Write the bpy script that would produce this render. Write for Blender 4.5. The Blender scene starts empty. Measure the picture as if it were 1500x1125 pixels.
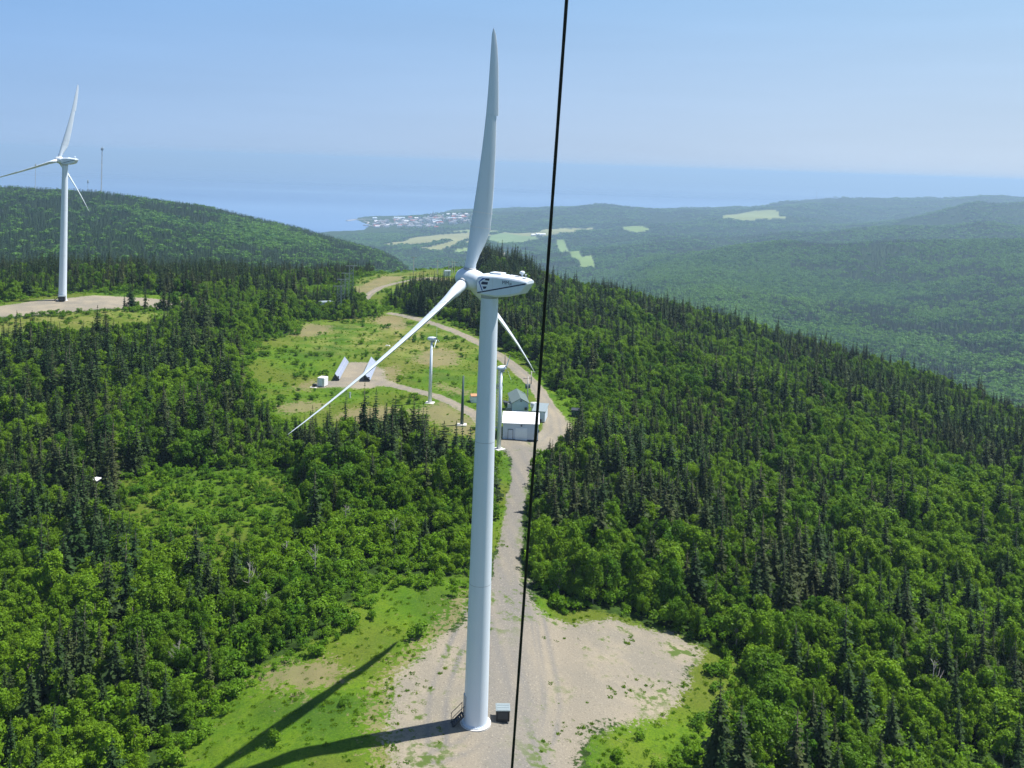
import bpy, math, random
import numpy as np
from mathutils import Vector, Matrix
random.seed(7)
RNG = np.random.default_rng(7)
R = math.radians
sc = bpy.context.scene
COL = sc.collection

# ------------------------------------------------------------------ camera, sky, sun, exposure
F_PX, CY, PITCH, ROLL = 1398.17, 280.82, 0.0296, 0.0338        # for a 1500 x 1125 frame
EYE = np.array([0.0, 0.0, 53.52])
cp, sp_, cr, sr = math.cos(PITCH), math.sin(PITCH), math.cos(ROLL), math.sin(ROLL)
A_R, A_F, A_U = np.array([1, 0, 0.]), np.array([0, cp, -sp_]), np.array([0, sp_, cp])
C_R, C_U = A_R * cr + A_U * sr, -A_R * sr + A_U * cr
cam_data = bpy.data.cameras.new('camera')
cam = bpy.data.objects.new('camera', cam_data)
COL.objects.link(cam)
cam_data.sensor_fit = 'HORIZONTAL'
cam_data.sensor_width = 36.0
cam_data.lens = 36.0 * F_PX / 1500
cam_data.shift_y = -(562.5 - CY) / 1500
cam_data.clip_start = 0.5
cam_data.clip_end = 400000
m = Matrix.Identity(4)
for i in range(3):
    m[i][0], m[i][1], m[i][2], m[i][3] = C_R[i], C_U[i], -A_F[i], EYE[i]
cam.matrix_world = m
sc.camera = cam

SUN_AZ, SUN_EL = R(70.2), R(62.7)                                # azimuth from +Y towards +X
SUN = Vector((math.sin(SUN_AZ) * math.cos(SUN_EL), math.cos(SUN_AZ) * math.cos(SUN_EL), math.sin(SUN_EL)))
world = bpy.data.worlds.new('World')
sc.world = world
world.use_nodes = True
wn, wl = world.node_tree.nodes, world.node_tree.links
sky = wn.new('ShaderNodeTexSky')
sky.sky_type = 'NISHITA'
sky.sun_disc = False
sky.sun_elevation = SUN_EL
sky.sun_rotation = SUN_AZ
sky.altitude = 350
sky.air_density = 1.0
sky.dust_density = 0.3
sky.ozone_density = 4.0
wl.new(sky.outputs[0], wn['Background'].inputs[0])
wn['Background'].inputs[1].default_value = 0.075
# summer haze in the lower sky: a pale veil that thins out with height and is a little whiter towards the sun
veil = wn.new('ShaderNodeBackground')
veil.inputs[1].default_value = 0.81
tcw = wn.new('ShaderNodeTexCoord'); sepw = wn.new('ShaderNodeSeparateXYZ'); wl.new(tcw.outputs['Generated'], sepw.inputs[0])
rmp = wn.new('ShaderNodeValToRGB')
for p_, c_ in ((0.0, (0.35, 0.455, 0.61)), (0.085, (0.36, 0.47, 0.69)), (0.17, (0.24, 0.405, 0.645))):
    e_ = rmp.color_ramp.elements[0] if p_ == 0.0 else (rmp.color_ramp.elements[1] if p_ == 0.17 else rmp.color_ramp.elements.new(p_))
    e_.position = p_; e_.color = (*c_, 1)
wl.new(sepw.outputs[2], rmp.inputs[0])
sdr = wn.new('ShaderNodeMapRange'); sdr.inputs[1].default_value, sdr.inputs[2].default_value = -0.47, 0.47
sdr.inputs[3].default_value, sdr.inputs[4].default_value = 0.0, 1.0
wl.new(sepw.outputs[0], sdr.inputs[0])
whm = wn.new('ShaderNodeMix'); whm.data_type = 'RGBA'; whm.blend_type = 'MULTIPLY'
sidec = wn.new('ShaderNodeMix'); sidec.data_type = 'RGBA'
sidec.inputs[6].default_value = (0.76, 0.86, 0.97, 1); sidec.inputs[7].default_value = (1.25, 1.14, 1.03, 1)
wl.new(sdr.outputs[0], sidec.inputs[0]); whm.inputs[0].default_value = 1.0
wl.new(rmp.outputs[0], whm.inputs[6]); wl.new(sidec.outputs[2], whm.inputs[7])
wmap = wn.new('ShaderNodeMapping'); wmap.inputs['Scale'].default_value = (2.2, 2.2, 26)
wl.new(tcw.outputs['Generated'], wmap.inputs[0])
wns = wn.new('ShaderNodeTexNoise'); wns.inputs['Scale'].default_value = 1.0; wns.inputs['Detail'].default_value = 4; wl.new(wmap.outputs[0], wns.inputs['Vector'])
wst = wn.new('ShaderNodeMapRange'); wst.inputs[1].default_value, wst.inputs[2].default_value, wst.inputs[3].default_value, wst.inputs[4].default_value = 0.3, 0.7, 0.965, 1.035
wl.new(wns.outputs[0], wst.inputs[0])
wmu = wn.new('ShaderNodeVectorMath'); wmu.operation = 'SCALE'; wl.new(whm.outputs[2], wmu.inputs[0]); wl.new(wst.outputs[0], wmu.inputs['Scale'])
wl.new(wmu.outputs[0], veil.inputs[0])
vf = wn.new('ShaderNodeMapRange'); vf.interpolation_type = 'SMOOTHSTEP'
vf.inputs[1].default_value, vf.inputs[2].default_value, vf.inputs[3].default_value, vf.inputs[4].default_value = 0.15, 0.38, 0.97, 0.0
wl.new(sepw.outputs[2], vf.inputs[0])
wmx = wn.new('ShaderNodeMixShader'); wl.new(vf.outputs[0], wmx.inputs[0]); wl.new(wn['Background'].outputs[0], wmx.inputs[1]); wl.new(veil.outputs[0], wmx.inputs[2])
wl.new(wmx.outputs[0], wn['World Output'].inputs[0])
sun_data = bpy.data.lights.new('sun', 'SUN')
sun_data.energy = 4.6
sun_data.angle = R(0.53)
sun_data.color = (1.0, 0.965, 0.92)
sun = bpy.data.objects.new('sun', sun_data)
sun.rotation_euler = SUN.to_track_quat('Z', 'Y').to_euler()
COL.objects.link(sun)
sc.view_settings.view_transform = 'Standard'
sc.view_settings.look = 'None'
sc.view_settings.exposure = 0.75
sc.view_settings.gamma = 1.0
cy_ = sc.cycles
cy_.max_bounces = 5
cy_.diffuse_bounces = 2
cy_.glossy_bounces = 2
cy_.transmission_bounces = 3
cy_.transparent_max_bounces = 4
cy_.volume_bounces = 0
cy_.sample_clamp_indirect = 4.0
cy_.use_denoising = True
try:
    cy_.denoiser = 'OPENIMAGEDENOISE'
    cy_.denoising_input_passes = 'RGB_ALBEDO_NORMAL'
    cy_.denoising_prefilter = 'ACCURATE'
except Exception:
    pass

# ------------------------------------------------------------------ helpers
def ray(px, py):
    px = np.asarray(px, float); py = np.asarray(py, float)
    a, b = (px - 750) / F_PX, -(py - CY) / F_PX
    return C_R[:, None] * a.ravel() + C_U[:, None] * b.ravel() + A_F[:, None]

def project(x, y, z):
    v = np.stack([np.asarray(x, float), np.asarray(y, float), np.asarray(z, float) - EYE[2]])
    d = np.tensordot(A_F, v, 1)
    return 750 + F_PX * np.tensordot(C_R, v, 1) / d, CY - F_PX * np.tensordot(C_U, v, 1) / d, d

def lattice(ix, iy, seed):
    h = (ix.astype(np.int64) * 374761393 + iy.astype(np.int64) * 668265263 + seed * 2147483647) & 0xffffffff
    h = ((h ^ (h >> 13)) * 1274126177) & 0xffffffff
    h = ((h ^ (h >> 16)) * 2246822519) & 0xffffffff
    return ((h ^ (h >> 15)) & 0xffffff) / float(0xffffff)

def vnoise(x, y, seed=0):
    x = np.asarray(x, float); y = np.asarray(y, float)
    ix, iy = np.floor(x), np.floor(y)
    fx, fy = x - ix, y - iy
    fx, fy = fx * fx * (3 - 2 * fx), fy * fy * (3 - 2 * fy)
    a, b = lattice(ix, iy, seed), lattice(ix + 1, iy, seed)
    c, d = lattice(ix, iy + 1, seed), lattice(ix + 1, iy + 1, seed)
    return (a * (1 - fx) + b * fx) * (1 - fy) + (c * (1 - fx) + d * fx) * fy

def fbm(x, y, seed=0, oct=3):
    s, a, t = 0, 1.0, 0
    for o in range(oct):
        s = s + a * vnoise(x * 2 ** o, y * 2 ** o, seed + o * 17)
        t += a; a *= 0.5
    return s / t

def sstep(x, a, b):
    t = np.clip((np.asarray(x, float) - a) / (b - a), 0, 1)
    return t * t * (3 - 2 * t)

# ------------------------------------------------------------------ the lie of the land
SEA = -296.0
def y_(D, py, canopy=0.0):      # distance, height at which the ground (less the trees on it) is seen there
    return ('y', D, py, canopy)
def z_(D, z):
    return ('z', D, z)
PROFILES = {
    0:    [z_(20, -3), z_(80, -4), z_(130, -5), z_(200, -1), z_(270, 5), z_(300, 7.5), z_(345, 7.5), z_(400, 5), z_(480, -5), z_(620, -28), z_(800, -42), y_(950, 345, 7), y_(1250, 300, 7), y_(1500, 273, 7), z_(1800, -40), z_(2600, -200), z_(3400, -297), z_(9000, -297)],
    150:  [z_(20, -2), z_(80, -3), z_(130, -4), z_(200, 0), z_(270, 5), z_(300, 7.5), z_(345, 7.5), z_(400, 5), z_(480, -5), z_(620, -28), z_(800, -42), y_(950, 350, 7), y_(1250, 308, 7), y_(1500, 279, 7), z_(1800, -45), z_(2600, -210), z_(3400, -297), z_(9000, -297)],
    300:  [z_(20, -1), z_(80, -2), z_(130, -3), z_(200, 0), z_(270, 3), z_(330, 5), z_(420, 1), z_(500, -7), z_(650, -34), z_(820, -55), y_(950, 360, 7), y_(1250, 325, 7), y_(1500, 300, 7), z_(1800, -70), z_(2600, -220), z_(3400, -297), z_(9000, -297)],
    450:  [z_(20, 0), z_(80, 0), z_(130, -1), z_(200, 0), z_(270, 1), z_(350, 2), z_(430, -2), z_(500, -9), z_(650, -45), z_(820, -80), y_(1000, 375, 7), y_(1250, 348, 7), y_(1500, 329, 7), z_(1800, -110), z_(2600, -240), z_(3400, -293), z_(4300, -297), z_(9000, -297)],
    530:  [z_(20, 0), z_(130, 0), z_(200, 0), z_(270, 1), z_(350, 2), z_(440, 0.5), z_(500, -8), z_(650, -55), z_(820, -100), y_(1000, 392, 7), y_(1250, 366, 7), y_(1500, 351, 7), z_(1800, -140), z_(2600, -250), z_(3400, -280), z_(4300, -290), z_(4700, -297), z_(9000, -297)],
    600:  [z_(20, 0), z_(130, 0), z_(200, 0), z_(270, 1), z_(350, 2.5), z_(440, 2.5), z_(500, -6), z_(650, -65), z_(820, -120), y_(1000, 410, 7), y_(1250, 392, 7), y_(1500, 377, 7), z_(1800, -180), z_(2400, -265), z_(3300, -272), z_(4000, -284), z_(4250, -284), y_(4600, 338, 8), z_(4850, -290), z_(5080, -294), z_(5300, -288), y_(5600, 318), z_(5900, -297), z_(9000, -297)],
    660:  [z_(20, 0), z_(130, 0), z_(200, 0), z_(270, 1), z_(350, 3), z_(450, 4), z_(500, -3), z_(650, -60), z_(900, -150), z_(1500, -235), z_(2400, -268), z_(2900, -268), z_(3500, -272), z_(4100, -280), y_(4300, 350), y_(4700, 336, 8), z_(4950, -285), z_(5200, -283), y_(5650, 315), z_(5950, -290), z_(6300, -297), z_(9000, -297)],
    730:  [z_(20, 0), z_(130, 0), z_(200, 0), z_(270, 0), z_(350, 2), z_(440, 3), z_(500, 0), z_(650, -60), z_(900, -150), z_(1500, -235), z_(2400, -268), z_(2900, -268), z_(3500, -270), y_(4300, 352), y_(4700, 342), y_(5200, 322, 8), y_(5700, 313, 8), z_(6600, -280), z_(7200, -297), z_(9000, -297)],
    800:  [z_(20, 0), z_(130, -1), z_(200, 0), z_(270, 0), z_(350, 0), z_(430, -1), z_(480, -6), z_(650, -70), z_(900, -150), z_(1500, -230), z_(2400, -262), z_(2900, -262), y_(3500, 367), y_(4300, 350), y_(4700, 341), y_(5400, 318, 8), y_(5900, 310, 8), z_(6900, -270), z_(7600, -297), z_(9000, -297)],
    840:  [z_(20, -1), z_(130, -2), z_(200, -2), z_(270, -1), z_(350, -3), z_(430, -4), z_(480, -16), z_(650, -80), z_(900, -150), z_(1500, -220), z_(2200, -255), z_(2700, -255), y_(3300, 370), y_(4000, 355), y_(4800, 337), y_(5400, 315, 8), y_(5900, 306, 8), z_(6900, -270), z_(7600, -297), z_(9000, -297)],
    875:  [z_(20, -1), z_(130, -2), z_(200, -2), z_(270, -1), z_(350, -3), y_(430, 402, 7), z_(480, -16), z_(650, -80), z_(900, -150), z_(1500, -220), z_(2200, -255), z_(2700, -255), y_(3300, 370), y_(4000, 355), y_(4800, 337), y_(5400, 315, 8), y_(5900, 293, 8), z_(6900, -270), z_(7600, -297), z_(9000, -297)],
    905:  [z_(20, -1), z_(130, -2), z_(200, -2), z_(270, -1), z_(350, -3), y_(432, 410, 7), z_(480, -16), z_(650, -80), z_(900, -150), z_(1500, -220), z_(2200, -255), z_(2700, -255), y_(3300, 370), y_(4000, 355), y_(4800, 337), y_(5400, 315, 8), y_(5900, 301, 8), z_(6900, -270), z_(7600, -297), z_(9000, -297)],
    950:  [z_(20, -1), z_(130, -3), z_(200, -4), z_(270, -3), z_(350, -6), y_(440, 424, 7), z_(500, -28), z_(650, -85), z_(900, -150), z_(1500, -200), y_(2000, 410), y_(2600, 388), y_(3300, 366), y_(4000, 350), y_(4800, 333), y_(5400, 318, 8), y_(6000, 309, 8), z_(7000, -270), z_(7600, -297), z_(9000, -297)],
    1050: [z_(20, -2), z_(130, -4), z_(200, -5), z_(270, -5), z_(350, -9), y_(440, 451, 7), z_(500, -40), z_(650, -100), z_(900, -160), y_(1500, 448), y_(2000, 405), y_(2600, 366, 6), z_(3050, -225), y_(3600, 352, 6), z_(4000, -240), y_(4700, 331), y_(5300, 320), y_(6200, 308, 8), z_(7000, -240), z_(8000, -297), z_(9000, -297)],
    1150: [z_(20, -3), z_(130, -5), z_(200, -6), z_(270, -8), z_(350, -14), y_(430, 478, 7), z_(500, -50), z_(650, -110), z_(900, -170), y_(1450, 475), y_(1800, 432), y_(2200, 395), y_(2600, 352, 6), z_(3050, -215), y_(3600, 344, 6), z_(4000, -235), y_(4700, 327), y_(5300, 316), y_(6500, 294, 8), z_(7500, -240), z_(8500, -297), z_(9500, -297)],
    1220: [z_(20, -3), z_(130, -6), z_(200, -7), z_(270, -10), z_(345, -16), y_(415, 493, 7), z_(490, -58), z_(650, -120), z_(900, -178), y_(1400, 492), y_(1750, 445), y_(2150, 405), y_(2600, 357, 6), z_(3000, -215), y_(3600, 341, 6), z_(3950, -230), y_(4500, 335, 6), z_(5200, -225), y_(6900, 289, 8), z_(8000, -230), z_(8800, -297), z_(9500, -297)],
    1300: [z_(20, -4), z_(130, -7), z_(200, -8), z_(270, -12), z_(340, -18), y_(400, 511, 7), z_(480, -65), z_(650, -130), z_(900, -185), y_(1350, 512), y_(1700, 455), y_(2100, 416), y_(2600, 350, 6), z_(3000, -205), y_(3500, 336, 6), z_(3900, -220), y_(4600, 320, 6), z_(5500, -225), y_(7000, 291, 8), z_(8500, -220), z_(9500, -297)],
    1400: [z_(20, -4), z_(130, -8), z_(200, -9), z_(270, -14), z_(330, -21), y_(385, 543, 7), z_(465, -70), z_(650, -138), z_(900, -190), y_(1280, 535), y_(1600, 470), y_(2000, 420), y_(2600, 351, 6), z_(3000, -200), y_(3500, 331, 6), z_(3900, -200), y_(4600, 295, 6), z_(5600, -190), y_(7000, 286.5, 8), z_(8500, -220), z_(9500, -297)],
    1500: [z_(20, -5), z_(130, -9), z_(200, -11), z_(270, -16), z_(320, -24), y_(370, 575, 7), z_(450, -75), z_(650, -145), z_(900, -195), y_(1200, 558), y_(1500, 483), y_(1900, 421), y_(2600, 350, 6), z_(3000, -195), y_(3500, 326, 6), z_(3900, -170), y_(4600, 297, 6), z_(5600, -170), y_(7000, 287, 8), z_(8500, -200), z_(9500, -297)],
}
LD = np.arange(math.log(15), math.log(12000), 0.01)
AZ0, DAZ = R(-36), R(0.25)
AZS = np.arange(AZ0, R(36) + 1e-9, DAZ)
_cols, _az = [], []
for px_, prof in sorted(PROFILES.items()):
    ds, zs = [], []
    for q in prof:
        if q[0] == 'z':
            ds.append(q[1]); zs.append(q[2])
        else:
            v = ray([px_], [q[2]])[:, 0]
            ds.append(q[1]); zs.append(EYE[2] + v[2] / math.hypot(v[0], v[1]) * q[1] - q[3])
    _cols.append(np.interp(LD, np.log(ds), zs))
    _az.append(math.atan((px_ - 750) / F_PX))
_cols = np.array(_cols)
def _smooth(a, sig, axis):
    n = int(3 * sig) + 1
    k = np.exp(-0.5 * (np.arange(-n, n + 1) / sig) ** 2); k /= k.sum()
    p = [(0, 0)] * a.ndim; p[axis] = (n, n)
    return np.apply_along_axis(lambda r: np.convolve(r, k, 'valid'), axis, np.pad(a, p, mode='edge'))
TAB = np.stack([np.interp(AZS, _az, _cols[:, j]) for j in range(len(LD))], 1)
TAB = _smooth(_smooth(TAB, 3.0, 0), 2.0, 1)

def base_z(x, y):
    x = np.asarray(x, float); y = np.asarray(y, float)
    d = np.maximum(np.hypot(x, y), 15.5)
    az = np.clip(np.arctan2(x, y), AZS[0], AZS[-1] - 1e-6)
    u = (az - AZ0) / DAZ
    v = np.clip((np.log(d) - LD[0]) / 0.01, 0, len(LD) - 1.001)
    i, j = np.minimum(u.astype(int), len(AZS) - 2), v.astype(int)
    u, v = u - i, v - j
    return (TAB[i, j] * (1 - u) + TAB[i + 1, j] * u) * (1 - v) + (TAB[i, j + 1] * (1 - u) + TAB[i + 1, j + 1] * u) * v

def ground_z(x, y):
    x = np.asarray(x, float); y = np.asarray(y, float)
    d = np.hypot(x, y)
    z = base_z(x, y)
    z = z + 0.5 * sstep(d, 160, 330) * (fbm(x / 28, y / 28, 3) - 0.5)
    far = sstep(d, 650, 1300)
    farther = sstep(d, 1600, 3500)
    land = sstep(z, SEA + 2, SEA + 25)
    rid = 1 - np.abs(2 * fbm(x / 420 + 3, y / 420, 21, 2) - 1)
    z = z + far * land * (20 * (fbm(x / 260, y / 260, 5) - 0.5)) + farther * land * (55 * (rid - 0.62) + 16 * (fbm(x / 170, y / 170, 9) - 0.5))
    return np.maximum(z, SEA - 1.0)

_MD = np.exp(np.linspace(math.log(40), math.log(11000), 2600))
def G(px, py):
    """The point of the ground seen at a place of the photograph."""
    v = ray([px], [py])[:, 0]
    h = math.hypot(v[0], v[1])
    x, y, z = v[0] / h * _MD, v[1] / h * _MD, EYE[2] + v[2] / h * _MD
    g = ground_z(x, y)
    k = np.nonzero(z <= g)[0]
    k = k[0] if len(k) else len(_MD) - 1
    return np.array([x[k], y[k], g[k]])

def poly(pts):
    return np.array([G(*p)[:2] for p in pts])
def sdist(P, x, y):
    """signed distance to a polygon in metres (negative inside); far outside its box a large number"""
    out = np.full(x.shape, 1e4)
    lo, hi = P.min(0) - 60, P.max(0) + 60
    sel = (x > lo[0]) & (x < hi[0]) & (y > lo[1]) & (y < hi[1])
    if not sel.any():
        return out
    a, b = x[sel], y[sel]
    d = np.full(a.shape, 1e9); ins = np.zeros(a.shape, bool)
    for i in range(len(P)):
        p, q = P[i - 1], P[i]
        e = q - p
        t = np.clip(((a - p[0]) * e[0] + (b - p[1]) * e[1]) / (e @ e + 1e-12), 0, 1)
        d = np.minimum(d, np.hypot(a - p[0] - t * e[0], b - p[1] - t * e[1]))
        if abs(e[1]) > 1e-12:
            ins ^= ((p[1] > b) != (q[1] > b)) & (a < e[0] * (b - p[1]) / e[1] + p[0])
    out[sel] = np.where(ins, -d, d)
    return out
def ldist(P, W, x, y):
    """distance beyond the edge of a line of varying half width (negative on it)"""
    out = np.full(x.shape, 1e4)
    lo, hi = P.min(0) - 60, P.max(0) + 60
    sel = (x > lo[0]) & (x < hi[0]) & (y > lo[1]) & (y < hi[1])
    a, b = x[sel], y[sel]
    d = np.full(a.shape, 1e9)
    for i in range(1, len(P)):
        p, q = P[i - 1], P[i]
        e = q - p
        t = np.clip(((a - p[0]) * e[0] + (b - p[1]) * e[1]) / (e @ e + 1e-12), 0, 1)
        d = np.minimum(d, np.hypot(a - p[0] - t * e[0], b - p[1] - t * e[1]) - (W[i - 1] * (1 - t) + W[i] * t))
    out[sel] = d
    return out

# layout of the ground (corner points as seen, turned into places on the land)
PAD = poly([(742, 858), (700, 868), (672, 905), (632, 945), (598, 978), (572, 1010), (563, 1050), (582, 1090), (560, 1400), (835, 1400), (856, 1120), (872, 1085), (905, 1062), (955, 1046), (1000, 1018), (1012, 985), (1026, 952), (985, 930), (905, 906), (840, 915), (800, 905), (778, 880), (768, 850)])
SPUR2 = poly([(400, 985), (430, 974), (470, 970), (505, 985), (490, 1000), (440, 1018), (415, 1005), (385, 1000), (380, 990)])
APRON = poly([(728, 646), (745, 640), (790, 642), (828, 612), (838, 620), (832, 642), (806, 655), (785, 664), (772, 684), (755, 684), (745, 668)])
TRACK = [(735, 890, 3.0), (741, 850, 1.9), (747, 800, 1.5), (753, 750, 1.45), (762, 700, 1.5), (766, 664, 2.4)]
ROAD = [(792, 655, 2.5), (815, 635, 3.0), (812, 612, 2.6), (800, 590, 2.0), (784, 566, 1.9), (750, 535, 1.9), (715, 510, 1.9), (680, 492, 1.9), (645, 478, 1.9), (610, 467, 1.9), (572, 459, 1.6)]
ROADB = [(536, 438, 1.5), (542, 430, 1.6), (556, 422, 1.8), (580, 415, 1.6), (605, 410, 1.5), (640, 407, 1.5)]
SIDE = [(718, 632, 1.6), (700, 610, 1.7), (670, 594, 1.6), (640, 581, 1.5), (610, 573, 1.5), (580, 566, 1.6), (545, 560, 1.6), (500, 562, 1.3), (470, 563, 1.3)]
SOLARPAD = poly([(462, 570), (466, 560), (490, 556), (508, 530), (548, 531), (560, 540), (566, 556), (580, 563), (545, 568)])
PAD2 = poly([(-60, 459), (0, 449), (60, 440), (130, 434), (200, 436), (270, 442), (276, 449), (240, 452), (120, 456), (40, 462), (-40, 472)])
def line(L):
    P = np.array([G(a, b)[:2] for a, b, _ in L]); return P, np.array([w for _, _, w in L])
TRACK, ROAD, ROADB, SIDE = line(TRACK), line(ROAD), line(ROADB), line(SIDE)
GRASS = [
    poly([(700, 842), (640, 848), (590, 846), (548, 846), (520, 872), (498, 905), (470, 935), (430, 955), (395, 968), (360, 990), (300, 1050), (225, 1130), (120, 1400), (640, 1400), (590, 1000), (690, 890)]),
    poly([(840, 1400), (860, 1090), (1005, 1000), (1022, 945), (1060, 955), (1086, 975), (1098, 1010), (1085, 1045), (1050, 1080), (1030, 1130), (1010, 1400)]),
    poly([(764, 905), (790, 875), (830, 888), (880, 895), (910, 904), (985, 925), (1030, 950), (930, 940), (800, 930)]),
    poly([(700, 850), (735, 790), (745, 740), (750, 690), (735, 650), (690, 660), (725, 700), (725, 760), (706, 800)]),
    poly([(755, 800), (772, 700), (790, 655), (776, 650), (765, 700), (755, 745), (750, 800)]),
    poly([(352, 520), (372, 500), (425, 490), (430, 470), (475, 466), (545, 464), (580, 452), (600, 462), (660, 470), (720, 500), (772, 528), (800, 565), (850, 590), (860, 612), (845, 625), (828, 660), (790, 655), (728, 645), (735, 690), (706, 690), (690, 690), (650, 676), (600, 640), (540, 648), (470, 650), (420, 640), (375, 612), (352, 560)]),
    poly([(-80, 476), (0, 464), (60, 458), (280, 446), (285, 436), (200, 430), (130, 428), (40, 436), (-80, 455), (-80, 520), (60, 508), (120, 492), (200, 486), (262, 474), (285, 456)]),
    poly([(505, 432), (508, 412), (540, 404), (600, 396), (640, 393), (700, 402), (705, 414), (640, 420), (600, 424), (575, 436), (566, 455), (590, 462), (540, 462), (535, 440)]),
]
YELLOWGRASS = [poly([(-60, 474), (60, 460), (180, 452), (290, 448), (270, 462), (100, 482), (-60, 490)]), poly([(430, 492), (520, 470), (600, 462), (660, 480), (700, 510), (640, 540), (560, 520), (480, 510)]), poly([(508, 428), (510, 412), (560, 402), (620, 398), (640, 402), (600, 410), (560, 425)])]
BARE = [poly([(430, 492), (432, 480), (455, 474), (485, 478), (480, 487), (455, 494)]), poly([(605, 525), (625, 514), (650, 510), (672, 520), (670, 534), (640, 538), (615, 532)]),
        poly([(545, 472), (556, 462), (585, 464), (600, 478), (580, 484)]), poly([(490, 612), (520, 598), (560, 596), (610, 602), (570, 614), (520, 625)]), poly([(400, 596), (440, 588), (480, 590), (470, 602), (420, 606)]),
        poly([(600, 605), (650, 588), (700, 618), (690, 645), (650, 625)]), poly([(430, 568), (460, 556), (465, 566), (440, 574)]), poly([(515, 425), (560, 405), (600, 405), (560, 420), (520, 435)]), poly([(600, 416), (610, 406), (660, 408), (650, 414)]),
        poly([(560, 540), (575, 536), (590, 545), (575, 560), (560, 556)]), poly([(640, 560), (690, 575), (680, 580), (640, 568)]), poly([(165, 372), (180, 360), (186, 368), (178, 377)]), SPUR2]
LOWSHRUB = [poly([(165, 705), (240, 685), (300, 690), (380, 684), (440, 695), (440, 745), (400, 790), (330, 835), (240, 830), (190, 780)]), poly([(90, 350), (160, 340), (230, 338), (250, 350), (180, 362), (120, 362)])]
FIELDS = [  # fields on the far valley floor, with the colour of their crop
    ([(560, 359), (600, 350), (640, 344), (700, 340), (720, 344), (650, 352), (610, 358)], (0.25, 0.255, 0.11)),
    ([(615, 362), (660, 354), (705, 351), (705, 357), (660, 361), (625, 366)], (0.24, 0.245, 0.10)),
    ([(655, 339), (700, 335), (735, 338), (720, 341), (700, 341)], (0.20, 0.25, 0.09)),
    ([(718, 345), (740, 340), (775, 343), (790, 350), (770, 355), (730, 357), (716, 354)], (0.17, 0.25, 0.09)),
    ([(735, 341), (790, 339), (830, 334), (870, 334), (840, 341), (800, 347), (780, 346)], (0.25, 0.265, 0.11)),
    ([(912, 332), (945, 333), (952, 339), (930, 341), (915, 337)], (0.20, 0.28, 0.08)),
    ([(820, 350), (850, 372), (866, 384), (862, 392), (838, 378), (815, 356)], (0.17, 0.25, 0.08)),
    ([(847, 378), (866, 374), (872, 392), (850, 392)], (0.18, 0.26, 0.08)),
    ([(1055, 322), (1062, 315), (1100, 310), (1140, 309), (1151, 320), (1110, 322)], (0.24, 0.28, 0.10)),
    ([(700, 372), (740, 370), (735, 380), (700, 380)], (0.32, 0.28, 0.2)),
    ([(665, 366), (700, 363), (700, 368), (668, 370)], (0.20, 0.28, 0.09)),
]
FIELDS = [(poly(p), c) for p, c in FIELDS]

def masks(x, y):
    """gravel, grass, bare, low shrub: negative metres inside"""
    gr = sdist(PAD, x, y)
    for P in (APRON, SOLARPAD, PAD2):
        gr = np.minimum(gr, sdist(P, x, y))
    rd = np.full(x.shape, 1e4)
    for L in (TRACK, ROAD, ROADB, SIDE):
        rd = np.minimum(rd, ldist(L[0], L[1], x, y))
    gs = np.full(x.shape, 1e4)
    for P in GRASS:
        gs = np.minimum(gs, sdist(P, x, y))
    br = np.full(x.shape, 1e4)
    for P in BARE:
        br = np.minimum(br, sdist(P, x, y))
    ls = np.full(x.shape, 1e4)
    for P in LOWSHRUB:
        ls = np.minimum(ls, sdist(P, x, y))
    return gr, rd, gs, br, ls

# ------------------------------------------------------------------ materials
def mat(name):
    mm = bpy.data.materials.new(name)
    mm.use_nodes = True
    return mm, mm.node_tree.nodes, mm.node_tree.links, mm.node_tree.nodes['Principled BSDF']
def N(nodes, kind, **kw):
    n = nodes.new(kind)
    for k, v in kw.items():
        if k in n.inputs.keys():
            n.inputs[k].default_value = v
        else:
            setattr(n, k, v)
    return n
def mixc(n, l, fac, a, b, mode='MIX'):
    q = n.new('ShaderNodeMix'); q.data_type = 'RGBA'; q.blend_type = mode
    for s, v in ((0, fac), (6, a), (7, b)):
        if hasattr(v, 'node'):
            l.new(v, q.inputs[s])
        else:
            q.inputs[s].default_value = v if s == 0 else (*v, 1)
    return q.outputs[2]
def ramp(n, l, v, a, b):
    q = n.new('ShaderNodeMapRange'); q.interpolation_type = 'SMOOTHSTEP'
    l.new(v, q.inputs[0])
    q.inputs[1].default_value, q.inputs[2].default_value = a, b
    return q.outputs[0]
def math_(n, l, op, a, b=0.0):
    q = n.new('ShaderNodeMath'); q.operation = op
    for i, v in enumerate((a, b)):
        if hasattr(v, 'node'):
            l.new(v, q.inputs[i])
        else:
            q.inputs[i].default_value = v
    return q.outputs[0]
def noise(n, l, scale, detail=3.0, rough=0.55, vec=None, dims='3D'):
    q = n.new('ShaderNodeTexNoise')
    q.inputs['Scale'].default_value = scale
    q.inputs['Detail'].default_value = detail
    q.inputs['Roughness'].default_value = rough
    if vec is not None:
        l.new(vec, q.inputs['Vector'])
    return q.outputs[0]
def attr(n, name, out=2, kind='GEOMETRY'):
    q = n.new('ShaderNodeAttribute'); q.attribute_name = name; q.attribute_type = kind
    return q.outputs[out]

def simple(name, col, rough=0.5, metal=0.0, vary=0.06, scale=3.0, spec=0.4):
    mm, n, l, p = mat(name)
    tc = n.new('ShaderNodeTexCoord')
    v = noise(n, l, scale, 4, 0.6, tc.outputs['Object'])
    c = mixc(n, l, v, [max(0, k * (1 - vary * 2)) for k in col], [min(1, k * (1 + vary * 2)) for k in col])
    l.new(c, p.inputs['Base Color'])
    p.inputs['Roughness'].default_value = rough
    p.inputs['Metallic'].default_value = metal
    p.inputs['Specular IOR Level'].default_value = spec
    return mm

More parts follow.
